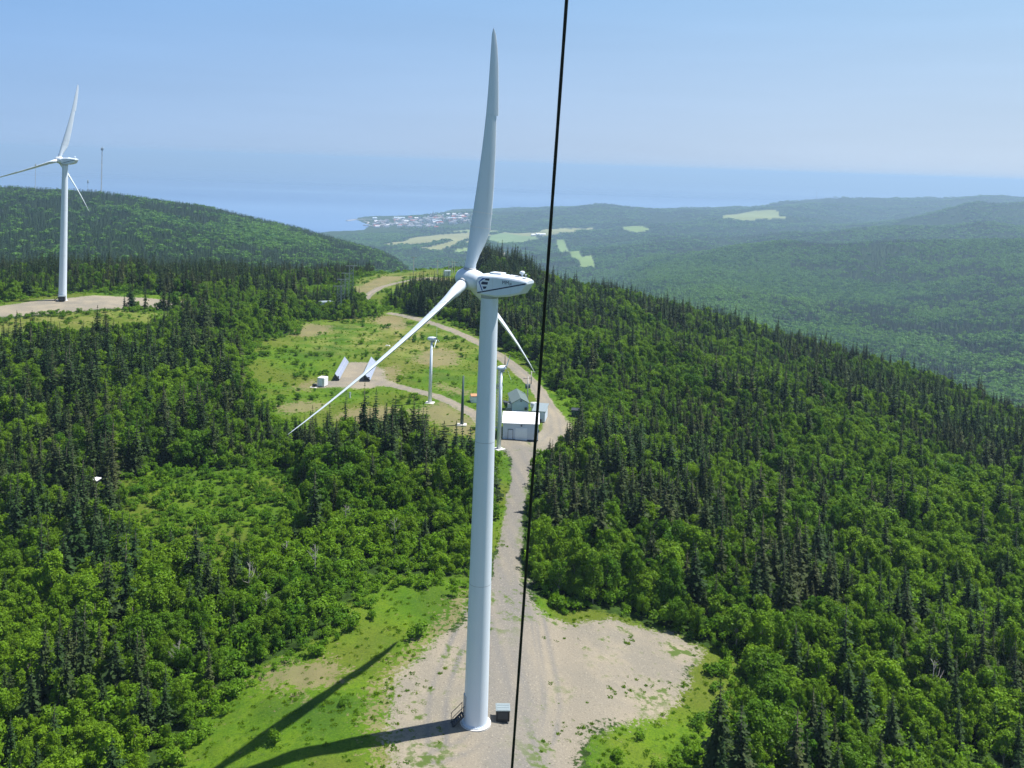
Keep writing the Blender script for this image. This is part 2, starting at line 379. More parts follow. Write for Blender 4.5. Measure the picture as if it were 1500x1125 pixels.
def paint_white():
    mm, n, l, p = mat('white_paint')
    tc = n.new('ShaderNodeTexCoord')
    mp = N(n, 'ShaderNodeMapping'); mp.inputs['Scale'].default_value = (3, 3, 0.18)
    l.new(tc.outputs['Object'], mp.inputs[0])
    st = noise(n, l, 1.0, 5, 0.65, mp.outputs[0])
    c = mixc(n, l, ramp(n, l, st, 0.52, 0.8), (0.74, 0.795, 0.84), (0.63, 0.66, 0.665))
    fine = noise(n, l, 0.7, 3, 0.5, tc.outputs['Object'])
    c = mixc(n, l, fine, c, (0.68, 0.765, 0.84))
    l.new(c, p.inputs['Base Color'])
    p.inputs['Roughness'].default_value = 0.38
    return mm

def ground_material():
    mm, n, l, p = mat('ground')
    geo = n.new('ShaderNodeNewGeometry')
    P = geo.outputs['Position']
    n1 = noise(n, l, 0.9, 5, 0.65, P)
    n2 = noise(n, l, 0.16, 4, 0.6, P)
    n3 = noise(n, l, 5.0, 3, 0.7, P)
    n4 = noise(n, l, 0.05, 3, 0.5, P)
    n5 = noise(n, l, 2.3, 4, 0.7, P)
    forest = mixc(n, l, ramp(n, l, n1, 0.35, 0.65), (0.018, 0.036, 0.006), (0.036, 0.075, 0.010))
    g = mixc(n, l, ramp(n, l, n2, 0.35, 0.65), (0.060, 0.136, 0.006), (0.104, 0.180, 0.008))
    g = mixc(n, l, ramp(n, l, n5, 0.45, 0.75), g, (0.040, 0.100, 0.008))
    g = mixc(n, l, math_(n, l, 'MULTIPLY', ramp(n, l, n1, 0.55, 0.75), 0.5), g, (0.150, 0.165, 0.035))
    g = mixc(n, l, math_(n, l, 'MULTIPLY', ramp(n, l, n4, 0.42, 0.62), 0.7), g, (0.105, 0.118, 0.018))
    g = mixc(n, l, math_(n, l, 'MULTIPLY', ramp(n, l, n4, 0.46, 0.34), 0.6), g, (0.034, 0.078, 0.010))
    g = mixc(n, l, math_(n, l, 'MULTIPLY', ramp(n, l, n3, 0.52, 0.68), 0.75), g, (0.026, 0.062, 0.006))
    g = mixc(n, l, math_(n, l, 'MULTIPLY', ramp(n, l, n3, 0.44, 0.32), 0.5), g, (0.150, 0.215, 0.022))
    yg = mixc(n, l, ramp(n, l, n1, 0.35, 0.65), (0.20, 0.21, 0.055), (0.25, 0.215, 0.09))
    g = mixc(n, l, math_(n, l, 'MULTIPLY', math_(n, l, 'MULTIPLY', attr(n, 'yellow'), 0.7), ramp(n, l, n2, 0.36, 0.66)), g, yg)
    bare = mixc(n, l, n1, (0.20, 0.150, 0.088), (0.28, 0.218, 0.135))
    grav = mixc(n, l, ramp(n, l, n4, 0.35, 0.65), (0.252, 0.220, 0.165), (0.208, 0.190, 0.150))
    grav = mixc(n, l, ramp(n, l, n2, 0.4, 0.7), grav, (0.292, 0.252, 0.182))
    grav = mixc(n, l, attr(n, 'worn'), grav, (0.175, 0.165, 0.145))
    grav = mixc(n, l, ramp(n, l, n3, 0.55, 0.75), grav, (0.36, 0.322, 0.245))
    grav = mixc(n, l, ramp(n, l, n3, 0.42, 0.28), grav, (0.125, 0.11, 0.085))
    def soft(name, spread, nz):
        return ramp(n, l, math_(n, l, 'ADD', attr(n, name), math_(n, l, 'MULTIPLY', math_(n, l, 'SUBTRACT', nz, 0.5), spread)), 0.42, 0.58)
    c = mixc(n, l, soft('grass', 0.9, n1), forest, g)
    c = mixc(n, l, math_(n, l, 'MULTIPLY', soft('bare', 3.6, math_(n, l, 'ADD', math_(n, l, 'MULTIPLY', n1, 0.5), math_(n, l, 'MULTIPLY', n5, 0.5))), 0.6), c, bare)
    c = mixc(n, l, soft('gravel', 2.4, math_(n, l, 'ADD', math_(n, l, 'MULTIPLY', n5, 0.5), math_(n, l, 'MULTIPLY', n2, 0.5))), c, grav)
    # weeds growing through the gravel
    wd = math_(n, l, 'MULTIPLY', attr(n, 'weeds'), ramp(n, l, math_(n, l, 'MULTIPLY', n1, n2), 0.27, 0.36))
    c = mixc(n, l, wd, c, (0.085, 0.125, 0.03))
    fc = n.new('ShaderNodeAttribute'); fc.attribute_name = 'crop'
    c = mixc(n, l, fc.outputs['Alpha'], c, fc.outputs['Color'])
    l.new(c, p.inputs['Base Color'])
    p.inputs['Roughness'].default_value = 0.95
    p.inputs['Specular IOR Level'].default_value = 0.1
    bm = n.new('ShaderNodeBump'); bm.inputs['Strength'].default_value = 0.5; bm.inputs['Distance'].default_value = 0.12
    l.new(n3, bm.inputs['Height']); l.new(bm.outputs[0], p.inputs['Normal'])
    return mm

def leaf_material(name, ca, cb, cc, transl, rough=0.5, patch=0.03, hue=(0.5, 0.5)):
    """ca / cb: range over the single plants, cc: a third tone in patches of the wood"""
    mm, n, l, p = mat(name)
    oi = n.new('ShaderNodeObjectInfo')
    c = mixc(n, l, oi.outputs['Random'], ca, cb)
    pn = noise(n, l, patch, 2, 0.5, oi.outputs['Location'])
    c = mixc(n, l, math_(n, l, 'MULTIPLY', ramp(n, l, pn, 0.42, 0.62), 0.75), c, cc)
    t = attr(n, 'tint')
    hv = n.new('ShaderNodeHueSaturation')
    l.new(c, hv.inputs['Color'])
    l.new(math_(n, l, 'ADD', math_(n, l, 'MULTIPLY', t, 1.1), 0.45), hv.inputs['Value'])
    l.new(hv.outputs[0], p.inputs['Base Color'])
    p.inputs['Roughness'].default_value = rough
    p.inputs['Specular IOR Level'].default_value = 0.08
    tr = n.new('ShaderNodeBsdfTranslucent')
    tc = mixc(n, l, 1.0, hv.outputs[0], (1.25, 1.2, 0.5), 'MULTIPLY')
    l.new(tc, tr.inputs[0])
    ms = n.new('ShaderNodeMixShader'); ms.inputs[0].default_value = transl
    l.new(p.outputs[0], ms.inputs[1]); l.new(tr.outputs[0], ms.inputs[2])
    l.new(ms.outputs[0], n['Material Output'].inputs['Surface'])
    return mm

def sea_material():
    mm, n, l, p = mat('sea_water')
    geo = n.new('ShaderNodeNewGeometry')
    mp = N(n, 'ShaderNodeMapping'); mp.inputs['Scale'].default_value = (0.00005, 0.00035, 1)
    mp.inputs['Rotation'].default_value = (0, 0, 0.12)
    l.new(geo.outputs['Position'], mp.inputs[0])
    v = noise(n, l, 1.0, 5, 0.6, mp.outputs[0])
    c = mixc(n, l, ramp(n, l, v, 0.4, 0.65), (0.07, 0.165, 0.36), (0.17, 0.30, 0.50))
    l.new(c, p.inputs['Base Color'])
    l.new(math_(n, l, 'ADD', math_(n, l, 'MULTIPLY', v, 0.3), 0.15), p.inputs['Roughness'])
    bm = n.new('ShaderNodeBump'); bm.inputs['Strength'].default_value = 0.6; bm.inputs['Distance'].default_value = 2.0
    l.new(noise(n, l, 0.02, 4, 0.6, geo.outputs['Position']), bm.inputs['Height']); l.new(bm.outputs[0], p.inputs['Normal'])
    return mm

def solar_material():
    mm, n, l, p = mat('solar_cells')
    tc = n.new('ShaderNodeTexCoord')
    br = n.new('ShaderNodeTexBrick')
    br.offset = 0.0
    br.inputs['Color1'].default_value = (0.34, 0.38, 0.50, 1); br.inputs['Color2'].default_value = (0.37, 0.41, 0.53, 1)  # pale tone: the sky's reflection is painted into the cell colour
    br.inputs['Mortar'].default_value = (0.5, 0.55, 0.6, 1)
    br.inputs['Scale'].default_value = 1.0; br.inputs['Mortar Size'].default_value = 0.035
    br.inputs['Brick Width'].default_value = 1.0; br.inputs['Row Height'].default_value = 1.6
    l.new(tc.outputs['Object'], br.inputs['Vector'])
    l.new(br.outputs[0], p.inputs['Base Color'])
    p.inputs['Roughness'].default_value = 0.12
    return mm
def metal_siding(name, col):
    mm, n, l, p = mat(name)
    tc = n.new('ShaderNodeTexCoord')
    wv = n.new('ShaderNodeTexWave'); wv.inputs['Scale'].default_value = 1.6
    l.new(tc.outputs['Object'], wv.inputs['Vector'])
    nz = noise(n, l, 1.2, 4, 0.6, tc.outputs['Object'])
    c = mixc(n, l, nz, [k * 0.9 for k in col], [min(1, k * 1.08) for k in col])
    l.new(c, p.inputs['Base Color'])
    bm = n.new('ShaderNodeBump'); bm.inputs['Strength'].default_value = 0.35; bm.inputs['Distance'].default_value = 0.03
    l.new(wv.outputs[1], bm.inputs['Height']); l.new(bm.outputs[0], p.inputs['Normal'])
    p.inputs['Roughness'].default_value = 0.45
    return mm

M = {}
M['white'] = paint_white()
M['ground'] = ground_material()
M['concrete'] = simple('concrete', (0.62, 0.60, 0.55), 0.85, vary=0.08, scale=5)
M['navy'] = simple('navy_paint', (0.018, 0.03, 0.075), 0.4)
M['blue'] = simple('blue_paint', (0.03, 0.10, 0.36), 0.4)
M['seal'] = simple('grey_seal', (0.42, 0.44, 0.45), 0.6)
M['steel'] = simple('galvanised_steel', (0.42, 0.44, 0.45), 0.45, 0.5)
M['darksteel'] = simple('dark_steel', (0.045, 0.05, 0.055), 0.5, 0.2)
M['cable'] = simple('cable_black', (0.024, 0.024, 0.026), 0.45, 0.3, 0.3, 60)
M['black'] = simple('black_plastic', (0.012, 0.014, 0.015), 0.5)
M['lid'] = simple('grey_lid', (0.24, 0.29, 0.30), 0.45)
M['greenpole'] = simple('green_steel', (0.045, 0.085, 0.085), 0.5)
M['dkgreen'] = simple('dark_green_paint', (0.02, 0.06, 0.05), 0.5)
M['siding'] = metal_siding('grey_blue_siding', (0.60, 0.70, 0.80))
M['whiteroof'] = metal_siding('white_metal_roof', (0.84, 0.84, 0.85))
M['greenroof'] = metal_siding('green_roof', (0.13, 0.17, 0.15))
M['door'] = simple('pale_door', (0.76, 0.86, 0.95), 0.5)
M['container'] = metal_siding('white_container', (0.80, 0.80, 0.80))
M['orange'] = simple('rust_orange_roof', (0.50, 0.24, 0.12), 0.7)
M['solar'] = solar_material()
M['wood'] = simple('pole_wood', (0.22, 0.18, 0.14), 0.85)
M['palepole'] = simple('pale_pole', (0.5, 0.48, 0.43), 0.8)
M['glass'] = simple('dark_window', (0.03, 0.04, 0.05), 0.15)
M['bark'] = simple('bark', (0.14, 0.115, 0.09), 0.9, vary=0.2, scale=6)
M['birch'] = simple('pale_bark', (0.34, 0.31, 0.27), 0.85, vary=0.2, scale=6)
M['dead'] = simple('bleached_wood', (0.33, 0.31, 0.285), 0.9, vary=0.12, scale=4)
M['rock'] = simple('pale_rock', (0.42, 0.39, 0.35), 0.9, vary=0.15, scale=4)
M['spruce'] = leaf_material('spruce_needles', (0.026, 0.054, 0.014), (0.068, 0.080, 0.028), (0.030, 0.072, 0.016), 0.18, 0.6)
M['leaf'] = leaf_material('broadleaf_leaves', (0.062, 0.160, 0.010), (0.160, 0.280, 0.015), (0.175, 0.305, 0.014), 0.42, 0.45)
M['shrub'] = leaf_material('shrub_leaves', (0.070, 0.175, 0.010), (0.14, 0.265, 0.014), (0.155, 0.285, 0.014), 0.42, 0.45)
M['tuft'] = leaf_material('grass_blades', (0.085, 0.20, 0.008), (0.16, 0.245, 0.012), (0.12, 0.235, 0.01), 0.45, 0.6)
M['farspruce'] = leaf_material('far_conifer_needles', (0.014, 0.036, 0.012), (0.030, 0.056, 0.020), (0.020, 0.048, 0.014), 0.12, 0.6, 0.004)
M['farleaf'] = leaf_material('far_broadleaf_leaves', (0.034, 0.115, 0.022), (0.125, 0.270, 0.034), (0.125, 0.265, 0.032), 0.34, 0.5, 0.004)
M['sea'] = sea_material()

# ------------------------------------------------------------------ building shapes
class MB:
    """collects faces and links them as one mesh object"""
    def __init__(self):
        self.v, self.f, self.mi, self.sm = [], [], [], []
        self.k = 0; self.smooth = False; self.marks = []
    def pieces(self):
        e = self.marks + [(len(self.v), len(self.f))]
        return [(e[i][0], e[i + 1][0], e[i][1], e[i + 1][1]) for i in range(len(self.marks))]
    def add(self, vs, fs):
        o = len(self.v); self.marks.append((o, len(self.f)))
        self.v += [tuple(map(float, q)) for q in vs]
        for f in fs:
            self.f.append([o + i for i in f]); self.mi.append(self.k); self.sm.append(self.smooth)
        return self
    def box(self, c, s, rot=None):
        hx, hy, hz = [k / 2 for k in s]
        vs = [Vector((x, y, z)) for x in (-hx, hx) for y in (-hy, hy) for z in (-hz, hz)]
        if rot is not None:
            vs = [rot @ v for v in vs]
        vs = [v + Vector(c) for v in vs]
        return self.add(vs, [(0, 1, 3, 2), (4, 6, 7, 5), (0, 4, 5, 1), (2, 3, 7, 6), (0, 2, 6, 4), (1, 5, 7, 3)])
    def bar(self, a, b, w, t=None, up=(0, 0, 1)):
        a, b = Vector(a), Vector(b)
        d = (b - a).normalized()
        s = d.cross(Vector(up))
        if s.length < 1e-4:
            s = d.cross(Vector((1, 0, 0)))
        s.normalize(); u = s.cross(d)
        t = t or w
        q = [s * w / 2 + u * t / 2, -s * w / 2 + u * t / 2, -s * w / 2 - u * t / 2, s * w / 2 - u * t / 2]
        return self.add([a + k for k in q] + [b + k for k in q], [(0, 1, 5, 4), (1, 2, 6, 5), (2, 3, 7, 6), (3, 0, 4, 7), (3, 2, 1, 0), (4, 5, 6, 7)])
    def tube(self, pts, radii, n=12, caps=True):
        pts = [Vector(p) for p in pts]
        vs = []; ref = None
        for i, p in enumerate(pts):
            d = (pts[min(i + 1, len(pts) - 1)] - pts[max(i - 1, 0)]).normalized()
            if ref is None:
                ref = d.cross(Vector((0, 1, 0)))
                if ref.length < 1e-3:
                    ref = d.cross(Vector((1, 0, 0)))
            s = (ref - d * ref.dot(d)).normalized(); ref = s
            u = d.cross(s)
            vs += [p + (s * math.cos(2 * math.pi * j / n) + u * math.sin(2 * math.pi * j / n)) * radii[i] for j in range(n)]
        fs = [(i * n + j, i * n + (j + 1) % n, (i + 1) * n + (j + 1) % n, (i + 1) * n + j) for i in range(len(pts) - 1) for j in range(n)]
        if caps:
            fs += [tuple(range(n))[::-1], tuple((len(pts) - 1) * n + j for j in range(n))]
        return self.add(vs, fs)
    def loft(self, secs, caps=True):
        n = len(secs[0])
        vs = [p for s in secs for p in s]
        fs = [(i * n + j, i * n + (j + 1) % n, (i + 1) * n + (j + 1) % n, (i + 1) * n + j) for i in range(len(secs) - 1) for j in range(n)]
        if caps:
            fs += [tuple(range(n))[::-1], tuple((len(secs) - 1) * n + j for j in range(n))]
        return self.add(vs, fs)
    def ball(self, c, r, n=12, m=8):
        vs = [(c[0], c[1], c[2] + r[2])]
        for i in range(1, m):
            a = math.pi * i / m
            vs += [(c[0] + r[0] * math.sin(a) * math.cos(2 * math.pi * j / n), c[1] + r[1] * math.sin(a) * math.sin(2 * math.pi * j / n), c[2] + r[2] * math.cos(a)) for j in range(n)]
        vs.append((c[0], c[1], c[2] - r[2]))
        fs = [(0, 1 + j, 1 + (j + 1) % n) for j in range(n)]
        for i in range(m - 2):
            fs += [(1 + i * n + j, 1 + (i + 1) * n + j, 1 + (i + 1) * n + (j + 1) % n, 1 + i * n + (j + 1) % n) for j in range(n)]
        fs += [(len(vs) - 1, 1 + (m - 2) * n + (j + 1) % n, 1 + (m - 2) * n + j) for j in range(n)]
        return self.add(vs, fs)
    def mesh(self, name, mats):
        me = bpy.data.meshes.new(name)
        me.from_pydata(self.v, [], self.f)
        for q in (mats if isinstance(mats, (list, tuple)) else [mats]):
            me.materials.append(q)
        me.polygons.foreach_set('material_index', self.mi)
        me.polygons.foreach_set('use_smooth', self.sm)
        me.update()
        return me
    def build(self, name, mats, parent=None, bevel=0.0):
        o = bpy.data.objects.new(name, self.mesh(name, mats))
        COL.objects.link(o)
        if parent is not None:
            o.parent = parent
        if bevel:
            b = o.modifiers.new('bevel', 'BEVEL'); b.width = bevel; b.segments = 2; b.limit_method = 'ANGLE'
        return o

def build_each(mb_, name, mats, parent):
    """every piece added to mb_ becomes a part of its own"""
    for v0, v1, f0, f1 in mb_.pieces():
        q = MB(); q.v = mb_.v[v0:v1]
        q.f = [[i - v0 for i in f] for f in mb_.f[f0:f1]]; q.mi = mb_.mi[f0:f1]; q.sm = mb_.sm[f0:f1]
        q.build(name, mats, parent)

def tag(o, label=None, cat=None, group=None, kind=None):
    for k, v in (('label', label), ('category', cat), ('group', group), ('kind', kind)):
        if v:
            o[k] = v
    return o
def thing(name, label, cat, loc, rz=0.0, group=None, scale=1.0):
    o = bpy.data.objects.new(name, None)
    o.empty_display_size = 0.5
    COL.objects.link(o)
    o.location = loc; o.rotation_euler = (0, 0, rz); o.scale = (scale,) * 3
    return tag(o, label, cat, group)
def np_mesh(name, verts, quads, material):
    me = bpy.data.meshes.new(name)
    me.vertices.add(len(verts)); me.vertices.foreach_set('co', np.asarray(verts, np.float32).ravel())
    nq, w = quads.shape
    me.loops.add(nq * w); me.loops.foreach_set('vertex_index', quads.astype(np.int32).ravel())
    me.polygons.add(nq)
    me.polygons.foreach_set('loop_start', np.arange(0, nq * w, w, dtype=np.int32))
    me.polygons.foreach_set('loop_total', np.full(nq, w, np.int32))
    me.materials.append(material)
    me.update(calc_edges=True)
    return me
def fattr(me, name, vals, dom='POINT', typ='FLOAT'):
    a = me.attributes.new(name, typ, dom)
    a.data.foreach_set('color' if typ == 'FLOAT_COLOR' else 'value', np.asarray(vals, np.float32 if typ != 'INT' else np.int32).ravel())

# ------------------------------------------------------------------ ground, hills, sea
def build_ground():
    az = np.concatenate([np.arange(-180, -36, 4.0), np.arange(-36, -31, 0.5), np.arange(-31, 31, 0.055), np.arange(31, 36, 0.5), np.arange(36, 180.1, 4.0)])
    az = np.radians(az)
    d = np.concatenate([[1.0, 8, 16, 26, 36, 46, 54, 60], np.exp(np.arange(math.log(64), math.log(9000), 0.0072)), [9500, 11000]])
    na, nd = len(az), len(d)
    A, Dm = np.meshgrid(az, d)
    X, Y = (Dm * np.sin(A)).ravel(), (Dm * np.cos(A)).ravel()
    Z = ground_z(X, Y)
    front = np.abs(A.ravel()) < R(40)
    dd = Dm.ravel()
    near = front & (dd < 640)
    gr = np.full(X.shape, 1e4); rd, gs, br, ls, yl, sp2 = gr.copy(), gr.copy(), gr.copy(), gr.copy(), gr.copy(), gr.copy()
    gr[near], rd[near], gs[near], br[near], ls[near] = masks(X[near], Y[near])
    for P in YELLOWGRASS:
        yl[near] = np.minimum(yl[near], sdist(P, X[near], Y[near]))
    crop = np.zeros((len(X), 4)); crop[:, :3] = 0.1
    far = front & (dd > 1500)
    fclass = np.zeros(len(X), int)
    for P, c in FIELDS:
        s = np.full(X.shape, 1e4); s[far] = sdist(P, X[far], Y[far])
        k = s < 0
        v = 0.85 + 0.3 * fbm(X[k] / 60, Y[k] / 60, 31)
        crop[k, :3] = np.array(c) * v[:, None]; crop[k, 3] = 1; fclass[k] = 1
    # the harbour town's plots, lanes and yards read as pale ground between the roofs
    px, py, _ = project(X, Y, np.maximum(Z, SEA))
    rdw = np.minimum(gr, rd)
    # a lowered shoulder for roads, rim of the pads
    lift = 0.06 * (np.clip(-rdw, 0, 0.6) / 0.6)
    Z = Z + np.where(near, lift, 0)
    # fine bumps in grass
    Z = Z + np.where(near & (gs < 1) & (rdw > 0.5), 0.25 * (vnoise(X / 1.7, Y / 1.7, 77) - 0.4), 0)
    w = 2.6
    soft = lambda s, k: np.clip(0.5 - s / (2 * k), 0, 1)
    worn = np.exp(-(ldist(TRACK[0], TRACK[1], X, Y) / 2.5).clip(0) ** 2)
    lane = np.array([G(760, 1170)[:2], G(757, 1100)[:2], G(742, 1000)[:2], G(735, 930)[:2], G(738, 870)[:2]])
    worn = np.maximum(worn, 0.9 * np.exp(-(ldist(lane, np.full(5, 2.0), X, Y) / 2.0).clip(0) ** 2))
    for L in (ROAD, ROADB, SIDE, TRACK):     # two wheel tracks on every road
        worn = np.maximum(worn, np.exp(-((ldist(L[0], L[1] * 0, X, Y) - 0.95) / 0.45) ** 2) * 0.7)
    for pts in ([(783, 880), (792, 940), (806, 1000), (808, 1060), (780, 1120)], [(772, 880), (780, 950), (788, 1010), (782, 1070), (750, 1130)], [(690, 905), (662, 960), (640, 1020), (640, 1090)], [(720, 880), (742, 960), (735, 1020), (700, 1090), (640, 1110)]):
        L = np.array([G(*p)[:2] for p in pts])
        for k in range(2):
            L = np.array([L[0]] + [L[i] * t + L[i + 1] * (1 - t) for i in range(len(L) - 1) for t in (0.75, 0.25)] + [L[-1]])
        worn = np.maximum(worn, np.exp(-((ldist(L, np.zeros(len(L)), X, Y) - 0.85) / 0.35) ** 2) * 0.95)
    streak = vnoise(X / 0.9 + 0.2 * Y, Y / 9, 55)
    worn = worn * (0.45 + 0.8 * streak)
    padS = sdist(PAD, X, Y)
    br = np.where(X < 0, np.minimum(br, np.abs(padS - 0.8) - 0.7), br)
    weeds = np.clip(np.exp(-((padS + 3.0) / 3.0) ** 2) * 1.1 + 0.28 * (X > 6) * (padS < 0) + 0.9 * (X > 3) * np.exp(-((padS + 2.5) / 3.5) ** 2) * (Y > 105), 0, 1) * (padS < 1)
    weeds = np.maximum(weeds, 0.8 * np.exp(-((rd + 0.2) / 0.5) ** 2))
    idx = np.arange(na * nd).reshape(nd, na)
    Q = np.stack([idx[:-1, :-1], idx[:-1, 1:], idx[1:, 1:], idx[1:, :-1]], -1).reshape(-1, 4)
    # which piece of the setting a face belongs to
    q0 = Q[:, 0]
    cls = np.zeros(len(Q), int)
    cls[(gs[q0] < 0)] = 1
    cls[(padS[q0] < 0) | (gr[q0] < 0)] = 2
    cls[(rd[q0] < 0)] = 3
    cls[(dd[q0] > 650)] = 4
    cls[(fclass[q0] == 1)] = 5
    keep = ~((Z[Q].max(1) < SEA - 0.5) & (dd[q0] > 3000))
    V = np.stack([X, Y, Z], 1)
    for c, name in enumerate(('ground', 'grass_clearing', 'gravel_ground', 'gravel_road', 'hills', 'farm_field')):
        k = keep & (cls == c)
        used, inv = np.unique(Q[k], return_inverse=True)
        me = np_mesh(name, V[used], inv.reshape(-1, 4), M['ground'])
        me.polygons.foreach_set('use_smooth', np.ones(len(me.polygons), bool))
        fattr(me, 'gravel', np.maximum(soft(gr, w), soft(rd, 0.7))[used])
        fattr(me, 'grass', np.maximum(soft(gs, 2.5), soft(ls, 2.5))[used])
        fattr(me, 'bare', soft(br, 3.2)[used])
        fattr(me, 'yellow', soft(yl, 12)[used])
        fattr(me, 'worn', worn[used])
        fattr(me, 'weeds', weeds[used])
        fattr(me, 'crop', crop[used], typ='FLOAT_COLOR')
        o = bpy.data.objects.new(name, me); COL.objects.link(o); tag(o, kind='structure')
build_ground()

s_ = 150000
me = np_mesh('sea', np.array([(-s_, -s_, SEA), (s_, -s_, SEA), (s_, s_, SEA), (-s_, s_, SEA)]), np.array([[0, 1, 2, 3]]), M['sea'])
o = bpy.data.objects.new('sea', me); COL.objects.link(o); tag(o, kind='structure')

# ------------------------------------------------------------------ haze over land and sea
HAZE = 1.35e-4
mb = MB().box((0, 0, (78 + SEA - 2) / 2), (2 * s_ + 2000, 2 * s_ + 2000, 78 - (SEA - 2)))
hz, hn, hl, hp = mat('haze_air')
hn.remove(hp)
pv = hn.new('ShaderNodeVolumePrincipled')
pv.inputs['Color'].default_value = (0.51, 0.74, 0.98, 1)
pv.inputs['Density'].default_value = HAZE
pv.inputs['Anisotropy'].default_value = 0.18
hl.new(pv.outputs[0], hn['Material Output'].inputs['Volume'])
hz.cycles.homogeneous_volume = True
tag(mb.build('haze', hz), kind='stuff')

# ------------------------------------------------------------------ wind turbines
H_T, TILT, OVER, RAD = 40.83, 0.108, 2.47, 24.0
def blade_sections():
    st = [(0.75, 1.08, 1.08, 0.5), (1.5, 1.08, 1.08, 0.5), (2.4, 1.25, 0.92, 0.42), (3.6, 1.66, 0.62, 0.34), (4.8, 1.94, 0.47, 0.31), (6.5, 1.84, 0.40, 0.30), (9, 1.64, 0.33, 0.30),
          (12, 1.37, 0.26, 0.30), (14, 1.18, 0.22, 0.30), (15.75, 1.02, 0.19, 0.30), (18, 0.86, 0.15, 0.31), (20.5, 0.70, 0.11, 0.33), (22.3, 0.52, 0.075, 0.36), (23.4, 0.34, 0.05, 0.42), (24, 0.05, 0.012, 0.5)]
    return st
def section(st, dirv, up, feather, r_axis, base, n=20):
    """one aerofoil ring: leading edge upwind (feathered)"""
    r, c, t, le = st
    u = r / RAD
    p = base + dirv * r + r_axis * (-0.65 * u + 2.19 * u * u)
    tang = dirv.cross(r_axis).normalized()
    ch = (-(r_axis) * math.cos(feather) + tang * math.sin(feather)).normalized()     # towards the trailing edge
    th = dirv.cross(ch).normalized()
    ring = []
    for j in range(n):
        a = 2 * math.pi * j / n
        x = 0.5 - 0.5 * math.cos(a)            # 0 leading, 1 trailing
        sharp = min(1.0, max(0.0, (r - 1.5) / 3.0))
        prof = math.sin(a) * 0.5 * (1 - sharp) + sharp * (0.5 if a < math.pi else -0.42) * (2.0 * math.sqrt(max(x, 0)) * (1 - x) ** 0.85 * 1.12 + 0.012)
        ring.append(p + ch * ((x - le) * c) + th * (prof * t * (1 + 0.5 * sharp)))
    return ring

def nacelle_mesh(name):
    # (along the axis, half width, bottom, top of the side, roof)
    S = [(1.02, 0.70, 41.40, 42.50, 42.86), (0.86, 0.92, 41.22, 42.56, 43.00), (0.3, 1.0, 41.07, 42.74, 43.10), (-1.3, 1.0, 41.05, 42.86, 43.14), (-2.6, 0.93, 41.25, 42.80, 43.12), (-3.62, 0.84, 41.52, 42.70, 43.03), (-4.12, 0.76, 42.20, 42.66, 42.92), (-4.30, 0.72, 42.50, 42.66, 42.84)]
    secs = []
    for y, w, b, s, t in S:
        k = min(0.16, (s - b) * 0.3); k2 = 0.10
        secs.append([(-w + k, y, b), (w - k, y, b), (w, y, b + k), (w, y, s - 0.02), (w - k2, y, s + (t - s) * 0.45), (w * 0.55, y, s + (t - s) * 0.88), (0, y, t), (-w * 0.55, y, s + (t - s) * 0.88), (-w + k2, y, s + (t - s) * 0.45), (-w, y, s - 0.02), (-w, y, b + k)])
    return MB().loft(secs)
def side_x(y):
    ys = [-4.30, -4.12, -3.62, -2.6, -1.3, 0.3, 0.86, 1.02]; ws = [0.72, 0.76, 0.84, 0.93, 1.0, 1.0, 0.92, 0.70]
    return float(np.interp(y, ys, ws))

